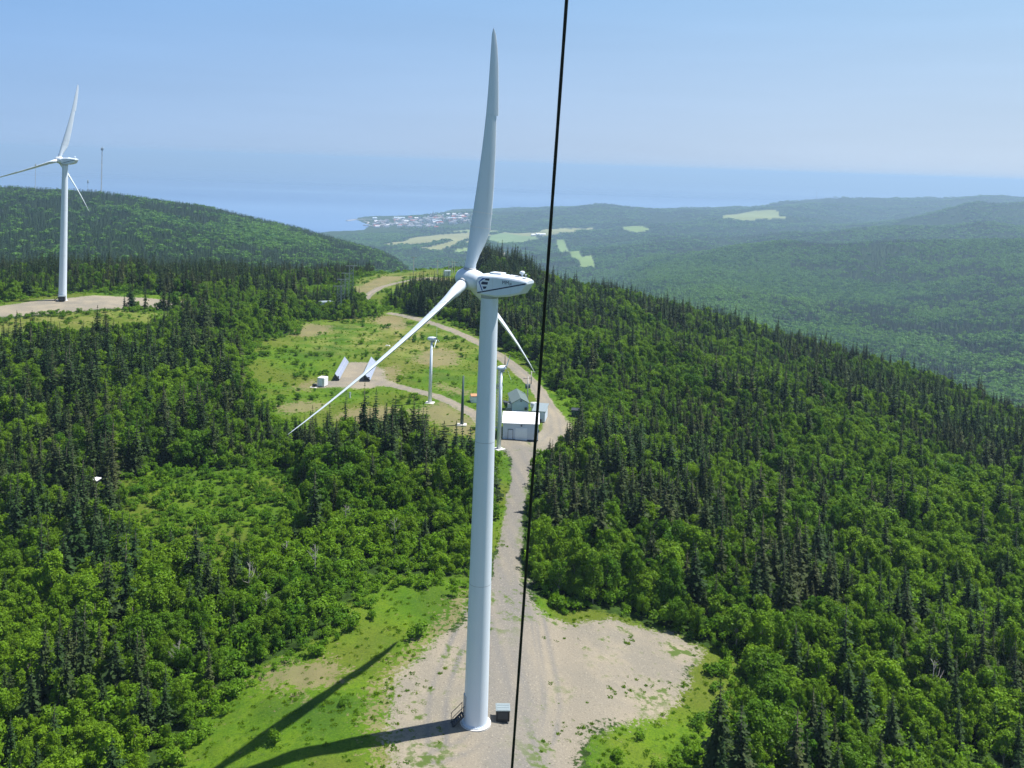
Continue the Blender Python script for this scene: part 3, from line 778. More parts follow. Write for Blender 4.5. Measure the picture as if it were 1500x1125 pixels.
def turbine(label, loc, az, phi, emblem, group):
    root = thing('wind_turbine', label, 'wind turbine', loc, az, group)
    W = M['white']
    f = MB(); f.smooth = False
    f.tube([(0, 0, -1.0), (0, 0, 0.10)], [1.48, 1.48], 40)
    f.build('foundation_ring', M['concrete'], root, 0.02)
    t = MB(); t.smooth = True
    zs = [0.10, 8, 16, 24, 32, H_T]
    rr = [1.155, 1.095, 1.03, 0.965, 0.895, 0.815]
    t.tube([(0, 0, z) for z in zs], rr, 48)
    tower = t.build('tower', W, root)
    md = tower.modifiers.new('es', 'EDGE_SPLIT'); md.split_angle = R(50)
    q = MB(); q.smooth = True
    for z, r in ((13.6, 1.05), (27.2, 0.938)):
        q.tube([(0, 0, z - 0.018), (0, 0, z + 0.018)], [r + 0.006, r + 0.006], 48, False)
    build_each(q, 'weld_seam', M['seal'], tower)
    q = MB(); q.smooth = True
    q.tube([(0, 0, 0.10), (0, 0, 0.20)], [1.30, 1.30], 48)
    q.smooth = False
    for j in range(36):
        a = 2 * math.pi * j / 36
        q.tube([(1.23 * math.cos(a), 1.23 * math.sin(a), 0.20), (1.23 * math.cos(a), 1.23 * math.sin(a), 0.29)], [0.03, 0.03], 6)
    q.build('base_flange', W, tower)
    # door and steps face away to the left of the photograph
    da = math.pi + 0.25 - az
    door = MB()
    Rm = Matrix.Rotation(da, 3, 'Z')
    door.box(Rm @ Vector((1.13, 0, 1.9)), (0.10, 0.75, 1.9), Rm)
    door.build('door', M['seal'], root, 0.02)
    stp = MB()
    for sgn in (-0.38, 0.38):
        stp.bar(Rm @ Vector((2.35, sgn, 0.0)), Rm @ Vector((1.25, sgn, 1.0)), 0.06, 0.16)
        stp.bar(Rm @ Vector((2.35, sgn, 0.95)), Rm @ Vector((1.25, sgn, 1.95)), 0.045)
        stp.bar(Rm @ Vector((2.30, sgn, 0.05)), Rm @ Vector((2.30, sgn, 0.98)), 0.045)
        stp.bar(Rm @ Vector((1.30, sgn, 0.9)), Rm @ Vector((1.30, sgn, 1.95)), 0.045)
    for j in range(6):
        stp.box(Rm @ Vector((2.25 - 0.19 * j, 0, 0.13 + 0.17 * j)), (0.2, 0.76, 0.03), Rm)
    stp.build('entry_stair', M['darksteel'], root)
    # nacelle
    q = MB(); q.smooth = True
    q.tube([(0, 0, H_T - 0.02), (0, 0, H_T + 0.28)], [0.84, 0.80], 40)
    q.build('yaw_ring', M['seal'], root)
    nac = nacelle_mesh('nacelle')
    nac = nac.build('nacelle', W, root, 0.05)
    for sgn in (-1, 1):
        st = MB()
        ys = np.linspace(0.82, -4.2, 14)
        zs_ = np.interp(ys, [-4.2, 0.82], [42.55, 41.30])
        pts = []
        for y, z in zip(ys, zs_):
            x = sgn * (side_x(y) + 0.012)
            pts.append(((x, y, z - 0.06), (x, y, z + 0.06), (x - sgn * 0.03, y, z + 0.06), (x - sgn * 0.03, y, z - 0.06)))
        st.loft([list(p) for p in pts])
        st.build('side_stripe', M['navy'], nac)
    if emblem:
        # emblem: an arrow head with three bars; flat paint standing 12 mm proud of the panel
        def flat(mb_, ptsyz):
            n = len(ptsyz)
            a = [(-(side_x(y) + 0.014), y, z) for y, z in ptsyz]; b = [(-(side_x(y) - 0.01), y, z) for y, z in ptsyz]
            mb_.add(a + b, [tuple(range(n)), tuple(range(2 * n - 1, n - 1, -1))] + [(i, i + n, (i + 1) % n + n, (i + 1) % n) for i in range(n)])
        e = MB()
        flat(e, [(0.70, 42.33), (0.24, 42.74), (-0.10, 42.74), (0.12, 42.62), (0.58, 42.33)])
        flat(e, [(0.70, 42.33), (0.58, 42.33), (0.18, 41.56), (0.30, 41.56)])
        e.build('emblem_arrow', M['blue'], nac)
        e = MB()
        flat(e, [(0.02, 42.56), (-0.10, 42.73), (-0.52, 42.73), (-0.46, 42.54)])
        flat(e, [(0.40, 42.24), (0.26, 42.40), (-0.36, 42.40), (-0.30, 42.16), (0.34, 42.12)])
        flat(e, [(0.22, 41.95), (-0.22, 41.98), (-0.14, 41.78), (0.10, 41.70)])
        build_each(e, 'emblem_bar', M['navy'], nac)
        for txt, y, z, size in (('MM', -1.85, 42.36, 0.46), ('jc', -2.62, 42.36, 0.36)):
            fc = bpy.data.curves.new('lettering', 'FONT')
            fc.body = txt; fc.size = size; fc.extrude = 0.006
            fc.materials.append(M['navy'])
            ft = bpy.data.objects.new('lettering_text', fc)
            fm = bpy.data.meshes.new_from_object(ft); bpy.data.objects.remove(ft)
            if not fm.materials:
                fm.materials.append(M['navy'])
            fo = bpy.data.objects.new('lettering', fm); COL.objects.link(fo); fo.parent = nac
            # reading direction runs towards the tail, facing the -X side
            ang = math.atan2(side_x(y - 0.6) - side_x(y), 0.6)
            fo.matrix_local = Matrix.Translation((-(side_x(y) + 0.010), y, z)) @ Matrix.Rotation(-math.pi / 2 + (-ang), 4, 'Z') @ Matrix.Rotation(math.pi / 2, 4, 'X')
    q = MB(); q.box((0.1, -0.75, 43.18), (0.95, 1.25, 0.14))
    q.build('roof_hatch', W, nac, 0.03)
    q = MB(); q.box((0.05, -2.2, 43.14), (0.12, 0.2, 0.10)); q.box((-0.15, -3.0, 43.09), (0.35, 0.5, 0.07)); q.box((-0.25, -3.7, 43.0), (0.3, 0.4, 0.06))
    build_each(q, 'roof_fitting', M['seal'], nac)
    q = MB(); q.smooth = True
    q.tube([(0.3, -3.25, 43.0), (0.3, -3.25, 43.3)], [0.07, 0.07], 8); q.ball((0.3, -3.25, 43.42), (0.26, 0.26, 0.17))
    q.build('beacon', W, nac)
    q = MB(); q.smooth = True
    q.tube([(-0.2, -3.9, 42.9), (-0.2, -3.9, 43.35)], [0.025, 0.025], 6); q.bar((-0.4, -3.9, 43.35), (0.0, -3.9, 43.35), 0.03)
    q.build('weather_sensor', W, nac)
    # hub and blades
    ax = Vector((0, math.cos(TILT), math.sin(TILT))); up = Vector((0, -math.sin(TILT), math.cos(TILT))); hx = Vector((1, 0, 0))
    hc = Vector((0, 0, H_T + 1.3)) + ax * OVER
    h = MB(); h.smooth = True
    prof = [(-1.45, 0.78), (-1.0, 0.92), (-0.4, 1.02), (0.2, 1.02), (0.7, 0.90), (1.05, 0.66), (1.25, 0.36), (1.32, 0.04)]
    h.tube([hc + ax * a for a, _ in prof], [r for _, r in prof], 32)
    hub = h.build('hub', W, root)
    for k in range(3):
        th = phi + k * 2 * math.pi / 3
        dv = (up * math.cos(th) + hx * math.sin(th)).normalized()
        secs = blade_sections()
        cut = 15.75
        b = MB(); b.smooth = True
        b.loft([section(s, dv, up, -0.68, ax, hc) for s in secs if s[0] <= cut], False)
        bo = b.build('blade', W, root)
        tp = MB(); tp.smooth = True
        first = list(secs[9]); first[0] += 0.012
        wide = lambda s: (s[0], s[1] * 1.2, s[2] * 0.9, s[3] / 1.2)
        tp.loft([section(wide(first), dv, up, -0.68, ax, hc)] + [section(wide(s), dv, up, -0.68, ax, hc) for s in secs if s[0] > cut], False)
        tp.smooth = False
        tp.add([tuple(q_) for q_ in tp.v[:20]], [tuple(range(20))])
        tp.build('tip_brake', W, bo)
        if True:
            q = MB(); q.smooth = True
            for r0 in (5.0, 6.45):
                i = max(j for j, s in enumerate(secs) if s[0] <= r0); s0, s1 = secs[i], secs[i + 1]
                u = (r0 - s0[0]) / (s1[0] - s0[0])
                a = tuple(s0[j] * (1 - u) + s1[j] * u for j in range(4))
                r1 = [section((a[0] + o_, a[1] + 0.06, a[2] + 0.07, a[3]), dv, up, -0.68, ax, hc) for o_ in (-0.04, 0.04)]
                q.loft(r1, False)
            build_each(q, 'blade_band', M['whiteroof'], bo)
        q = MB(); q.smooth = True
        q.tube([hc + dv * 0.82, hc + dv * 1.08], [0.60, 0.60], 28)
        q.build('blade_collar', M['seal'], bo)
    return root
TG = 'three-bladed wind turbines on the ridge'
turbine('tall white wind turbine in the gravel clearing, dark stripe and emblem on its nacelle', (-1.77, 89.67, 0.0), 1.059, 0.060, True, TG)
Z2 = float(ground_z(np.array([-134.42]), np.array([286.71]))[0])
turbine('smaller looking white wind turbine on the far gravel strip, plain nacelle with no emblem', (-134.42, 286.71, Z2), 1.2596, 0.258, False, TG)

# black box with a pale lid beside the tower
def cabinet(label, loc, rz, s=1.0):
    r = thing('transformer_box', label, 'electric box', loc, rz, 'dark boxes at the turbines', s)
    MB().box((0, 0, 0.80), (1.5, 1.35, 1.2)).build('body', M['black'], r, 0.03)
    l = MB()
    l.box((0, 0, 1.45), (1.62, 1.5, 0.09))
    for y in (-0.5, 0.0, 0.5):
        l.box((0, y, 1.51), (1.4, 0.36, 0.04))
    l.build('lid', M['lid'], r, 0.015)
    MB().box((0, -0.69, 0.9), (1.1, 0.03, 0.8)).build('vent_panel', M['darksteel'], r, 0.01)
    k = MB()
    for x in (-0.6, 0.6):
        k.box((x, 0, 0.11), (0.14, 1.2, 0.18))
    build_each(k, 'skid', M['steel'], r)
    return r
p = G(736, 1056)
cabinet('black box with a pale grey lid beside the foot of the near turbine', (p[0], p[1], p[2]), 0.05, 0.86)
p = G(97, 443)
cabinet('dark box against the foot of the far left turbine', (-133.6, 284.6, Z2), 0.2, 1.15)

# ------------------------------------------------------------------ the guy cable in front of the camera
v0, v1 = ray([830], [0])[:, 0], ray([750], [1125])[:, 0]
c0, c1 = EYE + v0 * 11.8, EYE + v1 * 15.6
dirc = (c1 - c0) / np.linalg.norm(c1 - c0)
top, bot = c0 - dirc * 6, c1 + dirc * 49
cb = MB(); cb.smooth = True
npt = 260
strand = []
for j in range(7):
    pts = []
    for i in range(npt):
        t = i / (npt - 1)
        c = top * (1 - t) + bot * t
        if j == 6:
            pts.append(c)
        else:
            a = 2 * math.pi * j / 6 + t * 70
            s = np.cross(dirc, [0, 1, 0]); s /= np.linalg.norm(s); u = np.cross(dirc, s)
            pts.append(c + (s * math.cos(a) + u * math.sin(a)) * 0.0142)
    cb.tube(pts, [0.0082 if j < 6 else 0.012] * npt, 6)
ob = cb.build('guy_cable', M['cable'])
tag(ob, 'black steel cable running from top to bottom in front of the near turbine', 'cable')

# ------------------------------------------------------------------ buildings and gear in the clearing
def gz(x, y):
    return float(ground_z(np.array([x]), np.array([y]))[0])
def gabled(root, w, d, h, rise, wall, roof, over=0.2, axis='x'):
    """walls and gable roof; ridge along x or y, front at y=0"""
    b = MB()
    if axis == 'x':
        prof = [(0, 0), (d, 0), (d, h), (d / 2, h + rise), (0, h)]
        b.loft([[(x, y, z) for y, z in prof] for x in (-w / 2, w / 2)])
    else:
        prof = [(-w / 2, 0), (w / 2, 0), (w / 2, h), (0, h + rise), (-w / 2, h)]
        b.loft([[(x, y, z) for x, z in prof] for y in (0, d)])
    wo = b.build('wall', wall, root)
    r = MB(); t = 0.12
    if axis == 'x':
        k = rise / (d / 2)
        prof = [(-over, h - over * k + 0.01), (d / 2, h + rise + 0.01), (d + over, h - over * k + 0.01), (d + over, h - over * k + t), (d / 2, h + rise + t + 0.02), (-over, h - over * k + t)]
        r.loft([[(x, y, z) for y, z in prof] for x in (-w / 2 - over, w / 2 + over)])
    else:
        k = rise / (w / 2)
        prof = [(-w / 2 - over, h - over * k + 0.01), (0, h + rise + 0.01), (w / 2 + over, h - over * k + 0.01), (w / 2 + over, h - over * k + t), (0, h + rise + t + 0.02), (-w / 2 - over, h - over * k + t)]
        r.loft([[(x, y, z) for x, z in prof] for y in (-over, d + over)])
    r.build('roof', roof, root)
    return wo

p = G(762, 645)
g = thing('garage', 'white roofed grey blue garage with a roller door at the end of the track', 'garage', p, -0.02)
gw = gabled(g, 6.9, 8.5, 3.25, 0.95, M['siding'], M['whiteroof'])
d_ = MB(); d_.box((0.15, -0.03, 1.2), (2.3, 0.08, 2.4)); d_.build('roller_door', M['door'], g, 0.01)
d_ = MB(); d_.box((-1.95, -0.03, 1.02), (0.9, 0.07, 2.0)); d_.build('side_door', M['siding'], g, 0.01)
d_ = MB()
for x in (-2.42, -1.48):
    d_.box((x, -0.05, 1.04), (0.06, 0.1, 2.08))
d_.box((-1.95, -0.05, 2.09), (0.88, 0.1, 0.06)); d_.build('door_frame', M['darksteel'], g)
d_ = MB(); d_.box((0.15, -0.1, 2.86), (0.3, 0.2, 0.22)); d_.build('wall_lamp', M['darksteel'], g)
d_ = MB(); d_.box((0, -0.02, 0.08), (6.95, 0.09, 0.16)); d_.build('base_trim', M['navy'], g)
d_ = MB(); d_.box((3.52, 1.2, 1.6), (0.35, 0.5, 0.5)); d_.build('wall_heater', M['black'], g)

p = G(762, 604)
g = thing('shed', 'pale shed with a dark green gabled roof behind the white roofed garage', 'shed', p, 0.10)
gabled(g, 3.5, 8.5, 2.0, 0.95, M['siding'], M['greenroof'], 0.25, 'y')
d_ = MB(); d_.box((1.2, -0.16, 0.8), (0.55, 0.3, 0.5)); d_.build('air_unit', M['darksteel'], g)
d_ = MB(); d_.box((0.1, -0.06, 2.45), (0.3, 0.1, 0.25)); d_.build('gable_vent', M['darksteel'], g)
p = G(746, 600)
g = thing('shelter_box', 'small white cabinet with a dark canopy left of the green roofed shed', 'cabinet', p, 0.05)
MB().box((0, 0, 0.75), (0.8, 1.2, 1.4)).build('body', M['container'], g, 0.03)
MB().box((-0.55, 0.3, 1.55), (1.7, 1.6, 0.08), Matrix.Rotation(0.18, 3, 'Y')).build('canopy', M['darksteel'], g)
MB().box((-0.1, -0.62, 0.25), (1.5, 0.1, 0.5)).build('rail', M['steel'], g)
p = G(791, 619)
g = thing('lean_to_shed', 'narrow grey shed with a sloping roof at the right end of the garage', 'shed', p, -0.15)
b = MB(); b.loft([[(x, 0, 0), (x, 5.0, 0), (x, 5.0, 2.6), (x, 0, 2.2)] for x in (-1.6, 1.0)]); b.build('wall', M['siding'], g)
b = MB(); b.loft([[(x, -0.2, 2.2), (x, 5.2, 2.63), (x, 5.2, 2.74), (x, -0.2, 2.31)] for x in (-1.8, 1.2)]); b.build('roof', M['lid'], g)
MB().box((-0.4, -0.3, 0.35), (1.4, 0.5, 0.6)).build('doorstep_box', M['black'], g, 0.02)
p = G(783, 604)
g = thing('tank', 'small white tank behind the narrow grey shed', 'tank', p, 0.1)
b = MB(); b.smooth = True; b.tube([(-0.9, 0, 1.6), (0.9, 0, 1.6)], [0.6, 0.6], 20); b.build('body', M['container'], g)
b = MB()
for x in (-0.6, 0.6):
    b.box((x, 0, 0.52), (0.12, 0.9, 1.04))
build_each(b, 'stand', M['steel'], g)

p = G(698, 591)
g = thing('hut', 'small white hut with an orange rust roof beside the grassy track', 'hut', p, 0.2)
gabled(g, 2.4, 2.2, 1.45, 0.25, M['container'], M['orange'], 0.08, 'x')
MB().box((-0.4, -0.03, 0.65), (0.7, 0.06, 1.2)).build('door', M['door'], g)

# small wind turbines on slim white poles
def small_turbine(label, px, py, head, yaw, spin):
    p = G(px, py)
    r = thing('small_wind_turbine', label, 'small wind turbine', p, yaw, 'small wind turbines on slim poles')
    MB().box((0, 0, 0.02), (1.9, 1.9, 0.3)).build('base_slab', M['concrete'], r, 0.04)
    b = MB(); b.smooth = True
    b.tube([(0, 0, 0.15), (0, 0, head)], [0.42, 0.24], 20); b.build('pole', M['white'], r)
    b = MB(); b.smooth = True
    b.tube([(0, 1.0, head + 0.35), (0, 0.8, head + 0.35), (0, 0.2, head + 0.35), (0, -0.7, head + 0.35), (0, -1.0, head + 0.35)], [0.18, 0.42, 0.5, 0.4, 0.1], 16)
    n_ = b.build('nacelle', M['white'], r)
    b = MB(); b.box((0.0, 0.2, head - 0.25), (0.7, 0.7, 0.3)); b.build('yaw_box', M['steel'], n_)
    b = MB(); b.smooth = True; b.tube([(0, 1.0, head + 0.35), (0, 1.2, head + 0.35), (0, 1.35, head + 0.35)], [0.22, 0.16, 0.03], 14); b.build('hub', M['darksteel'], n_)
    for k in range(3):
        a = spin + k * 2 * math.pi / 3
        d = Vector((math.sin(a), 0, math.cos(a)))
        b = MB(); c = Vector((0, 1.15, head + 0.35))
        t = Vector((math.cos(a), 0.5, -math.sin(a))).normalized()
        secs = []
        for rr_, w_ in ((0.1, 0.10), (0.5, 0.26), (1.6, 0.17), (2.6, 0.06)):
            o_ = c + d * rr_
            secs.append([o_ + t * w_ / 2, o_ + d.cross(t) * 0.03, o_ - t * w_ / 2, o_ - d.cross(t) * 0.03])
        b.loft(secs); b.build('blade', M['white'], r)
    return r
small_turbine('slim white small turbine standing alone on the grass beside the gravel track', 629.5, 591, 13.9, -1.75, 0.1)
small_turbine('slim white small turbine close to the left corner of the garage', 730.5, 659, 15.0, -0.9, 0.4)

p = G(676.5, 623)
g = thing('steel_post', 'dark green steel post without any head in the grass right of the track', 'post', p)
b = MB(); b.smooth = True; b.tube([(0, 0, 0.2), (0, 0, 10.1)], [0.36, 0.17], 12); b.build('pole', M['greenpole'], g)
b = MB(); b.box((0, 0, 0.05), (1.9, 1.7, 0.3)); b.build('base_slab', M['concrete'], g, 0.04)
p = G(728, 628)
g = thing('lattice_mast', 'slim greenish lattice mast half hidden behind the near turbine tower', 'mast', p)
def truss(b, h, w0, w1, n, r):
    cor = [(-1, -0.6), (1, -0.6), (0, 1.1)]
    P = lambda i, k: Vector((cor[k][0] * (w0 + (w1 - w0) * i / n) / 2, cor[k][1] * (w0 + (w1 - w0) * i / n) / 2, h * i / n))
    for k in range(3):
        b.bar(P(0, k), P(n, k), r * 1.4)
        for i in range(n):
            b.bar(P(i, k), P(i + 1, (k + 1) % 3), r)
            b.bar(P(i + 1, k), P(i + 1, (k + 1) % 3), r)
b = MB(); truss(b, 12.0, 0.5, 0.4, 16, 0.04); b.build('lattice_frame', M['steel'], g)
MB().box((0, 0, 0.1), (1.0, 1.0, 0.3)).build('base_slab', M['concrete'], g)

# utility poles along the road
def utility_pole(label, px, py, h, box=True, arm=True, mtl='palepole'):
    p = G(px, py)
    r = thing('utility_pole', label, 'utility pole', p, 0.5, 'utility poles by the gravel road')
    b = MB(); b.smooth = True; b.tube([(0, 0, -0.2), (0, 0, h)], [0.16, 0.10], 10); b.build('pole', M[mtl], r)
    if arm:
        b = MB(); b.box((0, 0.13, h - 0.4), (2.2, 0.1, 0.12)); b.build('crossarm', M['wood'], r)
        b = MB(); b.smooth = True
        for x in (-0.95, 0, 0.95):
            b.tube([(x, 0.13, h - 0.34), (x, 0.13, h - 0.08)], [0.06, 0.04], 8)
        build_each(b, 'insulator', M['steel'], r)
    if box:
        b = MB(); b.smooth = True; b.tube([(0.38, 0, h - 2.6), (0.38, 0, h - 1.7)], [0.26, 0.26], 14); b.tube([(-0.38, 0, h - 2.6), (-0.38, 0, h - 1.7)], [0.26, 0.26], 14)
        build_each(b, 'transformer', M['greenpole'], r)
    return r
utility_pole('utility pole with two transformer cans right of the green roofed shed', 772.3, 591, 6.0)
utility_pole('short utility pole with a crossarm at the road bend right of the shed', 778.0, 563, 3.2, False)
utility_pole('thin dark pole without crossarm at the roadside right of the turbine tower', 739.5, 538, 3.6, False, False, 'wood')

# solar tables on their gravel bed
def solar_table(label, a, b_, wid, tilt):
    A, B = G(*a), G(*b_)
    d = B - A; L = math.hypot(d[0], d[1])
    r = thing('solar_array', label, 'solar panels', A, math.atan2(-d[0], d[1]), 'solar panel rows on the gravel bed')
    c, s = math.cos(tilt), math.sin(tilt)
    low = 0.45
    mbp = MB()
    # panels tilt down towards +x (right)
    x0, x1, z0, z1 = -wid * c / 2, wid * c / 2, low + wid * s, low
    nrm = Vector((s, 0, c))
    q = [Vector((x0, 0, z0)), Vector((x1, 0, z1)), Vector((x1, L, z1)), Vector((x0, L, z0))]
    mbp.add([v for v in q] + [v + nrm * 0.05 for v in q], [(0, 3, 2, 1), (4, 5, 6, 7), (0, 1, 5, 4), (1, 2, 6, 5), (2, 3, 7, 6), (3, 0, 4, 7)])
    mbp.build('panel', M['solar'], r)
    fr = MB()
    for f_ in (0.0, 0.5, 1.0):
        e = q[0].lerp(q[1], f_) + nrm * 0.06; e2 = q[3].lerp(q[2], f_) + nrm * 0.06
        fr.bar(e, e2, 0.09, 0.04, nrm)
    for e in (q[0], q[3]):
        fr.bar(e + nrm * 0.06, e + (q[1] - q[0]) + nrm * 0.06, 0.07, 0.04, nrm)
    fr.build('frame', M['lid'], r)
    lg = MB(); br_ = MB()
    n = max(3, int(L / 3))
    for i in range(n + 1):
        y = L * i / n
        y = min(max(y, 0.15), L - 0.15)
        lg.bar((x0 + 0.15, y, -0.1), (x0 + 0.15, y, z0 - 0.2), 0.09); lg.bar((x1 - 0.15, y, -0.1), (x1 - 0.15, y, z1 + 0.1), 0.09)
        br_.bar((x0 + 0.19, y, 0.2), (x1 - 0.19, y, 0.2), 0.07)
    build_each(lg, 'leg', M['darksteel'], r); build_each(br_, 'brace', M['darksteel'], r)
    eb = MB(); eb.box((0, 0.25, low + 0.32), (wid * c * 0.8, 0.3, 0.7)); eb.build('dark_end', M['black'], r)  # plain black block at the front end of the row
    return r
solar_table('narrow looking row of blue solar panels near the white cabin', (493.5, 559), (507.5, 531.5), 1.7, R(50))
solar_table('wider looking row of blue solar panels behind the low turbine blade', (537, 560), (548, 533.5), 2.3, R(45))

p = G(470, 567)
g = thing('cabin', 'white box cabin left of the solar panels', 'cabin', p, -0.25)
MB().box((0, 0.9, 1.15), (1.75, 2.1, 2.0)).build('body', M['container'], g, 0.04)
MB().box((0, 0.9, 0.08), (1.7, 2.0, 0.16)).build('skid', M['black'], g)
MB().box((-0.1, -0.17, 1.05), (0.75, 0.05, 1.6)).build('door', M['door'], g)
p = G(460.5, 567)
g = thing('equipment_box', 'low dark box on a pale slab left of the white cabin', 'box', p, -0.3)
MB().box((0, 0, 0.4), (0.8, 0.7, 0.65)).build('body', M['black'], g, 0.03)
MB().box((0, -0.1, 0.03), (1.6, 1.5, 0.1)).build('slab', M['concrete'], g)
p = G(512.5, 584)
g = thing('white_post', 'short white post in the dry grass below the solar panels', 'post', p)
MB().box((0, 0, 0.65), (0.35, 0.3, 1.3)).build('post', M['container'], g, 0.03)
MB().box((0, 0, 1.33), (0.45, 0.4, 0.08)).build('cap', M['lid'], g)
p = G(563.5, 508)
tag(MB().add([(0, 0, 0), (1.5, .3, 0), (1.4, .8, .3), (.3, .8, .35), (.5, .1, .35), (1.2, .2, .3)], [(0, 1, 5, 4), (1, 2, 5), (2, 3, 4, 5), (3, 0, 4), (0, 3, 2, 1)]).build('boulder', M['concrete']), 'pale flat boulder lying in the yellow grass behind the solar panels', 'boulder').location = (p[0], p[1], p[2] - 0.05)
p = G(844, 610)
g = thing('waste_skip', 'dark green waste skip at the wood edge right of the road', 'skip', p, -0.15)
b = MB(); b.loft([[(-0.95, -0.7, 0.12), (0.95, -0.7, 0.12), (0.95, 0.7, 0.12), (-0.95, 0.7, 0.12)], [(-1.1, -0.85, 1.45), (1.1, -0.85, 1.45), (1.1, 0.85, 1.45), (-1.1, 0.85, 1.45)]]); b.build('body', M['dkgreen'], g, 0.03)
b = MB(); b.box((0, 0, 1.52), (2.25, 1.8, 0.1), Matrix.Rotation(0.06, 3, 'X')); b.build('lid', M['darksteel'], g, 0.02)
b = MB()
for x in (-0.8, 0.8):
    b.box((x, 0, 0.06), (0.15, 1.3, 0.12))
build_each(b, 'skid', M['steel'], g)

# the line yard on the rise behind the clearing
for px, py, h, lab in ((513.5, 440, 12.5, 'farthest and tallest grey steel gantry mast beside the dry clearing'), (507.5, 446, 11.0, 'second tallest grey steel gantry mast in the row beside the dry clearing'),
                       (501.5, 452, 10.0, 'third grey steel gantry mast of the row sinking into the spruces'), (496.5, 458, 8.8, 'nearest and lowest grey steel gantry mast among the spruces')):
    p = G(px, py)
    g = thing('gantry_mast', lab, 'gantry', p, 0.3, 'steel gantry masts of the line yard')
    b = MB()
    for x in (-0.75, 0.75):
        b.bar((x, 0, 0), (x, 0, h), 0.13)
    n = int(h / 1.1)
    for i in range(n):
        b.bar((-0.75, 0, i * 1.1), (0.75, 0, (i + 1) * 1.1), 0.06)
        b.bar((0.75, 0, i * 1.1), (-0.75, 0, (i + 1) * 1.1), 0.06)
    b.build('frame', M['steel'], g)
    b = MB(); b.box((0, 0, h + 0.06), (4.2, 0.16, 0.16)); b.build('crossarm', M['steel'], g)
    b = MB(); b.smooth = True
    for x in (-1.9, 1.9):
        b.tube([(x, 0, h), (x, 0, h - 0.7)], [0.09, 0.09], 8)
    build_each(b, 'insulator', M['darksteel'], g)
p = G(478, 455)
g = thing('switch_house', 'flat roofed white switch house half hidden by spruces', 'switch house', p, 0.55)
b = MB(); b.box((0, 0, 1.5), (4.4, 3.2, 3.0)); b.build('wall', M['container'], g)
b = MB(); b.box((0, 0, 3.05), (4.7, 3.5, 0.12)); b.build('roof', M['lid'], g)
b = MB(); b.box((1.0, -1.63, 1.1), (0.9, 0.06, 2.0)); b.build('door', M['darksteel'], g)
p = G(656, 405)
g = thing('shed', 'small white shed by the poles on the grassy crest', 'shed', p, 0.4)
gabled(g, 2.6, 2.2, 2.2, 0.3, M['container'], M['lid'], 0.1, 'x')
b = MB(); b.box((0.4, -0.03, 0.95), (0.8, 0.06, 1.9)); b.build('door', M['seal'], g)
for px, top_, lab, dbl in ((640.5, 381, 'leftmost pale line pole on the grassy crest', False), (659.5, 382, 'double pole with a box platform behind the crest shed', True), (665.5, 383, 'pale line pole just right of the crest shed', False), (687.5, 383, 'pale line pole on the crest left of the turbine hub', False), (605.5, 376, 'lone slim pole at the wood edge left of the crest', False)):
    p = G(px, 401)
    h = (401 - top_) / F_PX * math.hypot(p[0], p[1])
    g = thing('line_pole', lab, 'pole', p, 0.3, 'line poles on the crest')
    b = MB()
    xs = (-0.8, 0.8) if dbl else (0,)
    for x in xs:
        b.tube([(x, 0, -0.5), (x, 0, h)], [0.17, 0.12], 8)
    build_each(b, 'pole', M['palepole'], g)
    b = MB(); b.box((0, 0.18, h - 0.5), (2.8, 0.12, 0.14)); b.build('crossarm', M['wood'], g)
    if dbl:
        b = MB(); b.box((0, 0, h * 0.45), (1.9, 1.0, 0.12)); b.build('platform', M['steel'], g)
        b = MB(); b.box((0, 0, h * 0.45 + 0.5), (0.9, 0.7, 0.85)); b.build('transformer', M['lid'], g)
p = G(627, 414)
g = thing('utility_vehicle', 'small dark utility vehicle parked on the pale patch below the crest', 'vehicle', p, 1.2)
b = MB(); b.box((0, 0, 0.75), (1.5, 2.9, 0.5)); b.build('body', M['dkgreen'], g, 0.06)
b = MB(); b.loft([[(-0.7, -0.5, 1.0), (0.7, -0.5, 1.0), (0.7, 0.9, 1.0), (-0.7, 0.9, 1.0)], [(-0.62, -0.35, 1.85), (0.62, -0.35, 1.85), (0.62, 0.6, 1.85), (-0.62, 0.6, 1.85)]]); b.build('cab', M['darksteel'], g, 0.04)
for sx in (-0.72, 0.72):
    for sy in (-0.95, 0.95):
        b = MB(); b.smooth = True; b.tube([(sx - 0.12, sy, 0.38), (sx + 0.12, sy, 0.38)], [0.38, 0.38], 16); b.build('wheel', M['black'], g)
# a blind with a white roof among the shrubs
p = G(140, 728)
g = thing('blind', 'tiny dark blind with a white roof among the shrubs left of the clearing', 'hut', (p[0], p[1], p[2]), -0.3)
b = MB(); b.box((0, 0, 1.5), (0.95, 0.95, 2.6)); b.build('wall', M['darksteel'], g)
b = MB(); b.box((0, 0, 2.87), (1.2, 1.2, 0.1), Matrix.Rotation(0.15, 3, 'X')); b.build('roof', M['container'], g)
MB().box((0.49, 0, 2.2), (0.03, 0.6, 0.35)).build('window', M['glass'], g)
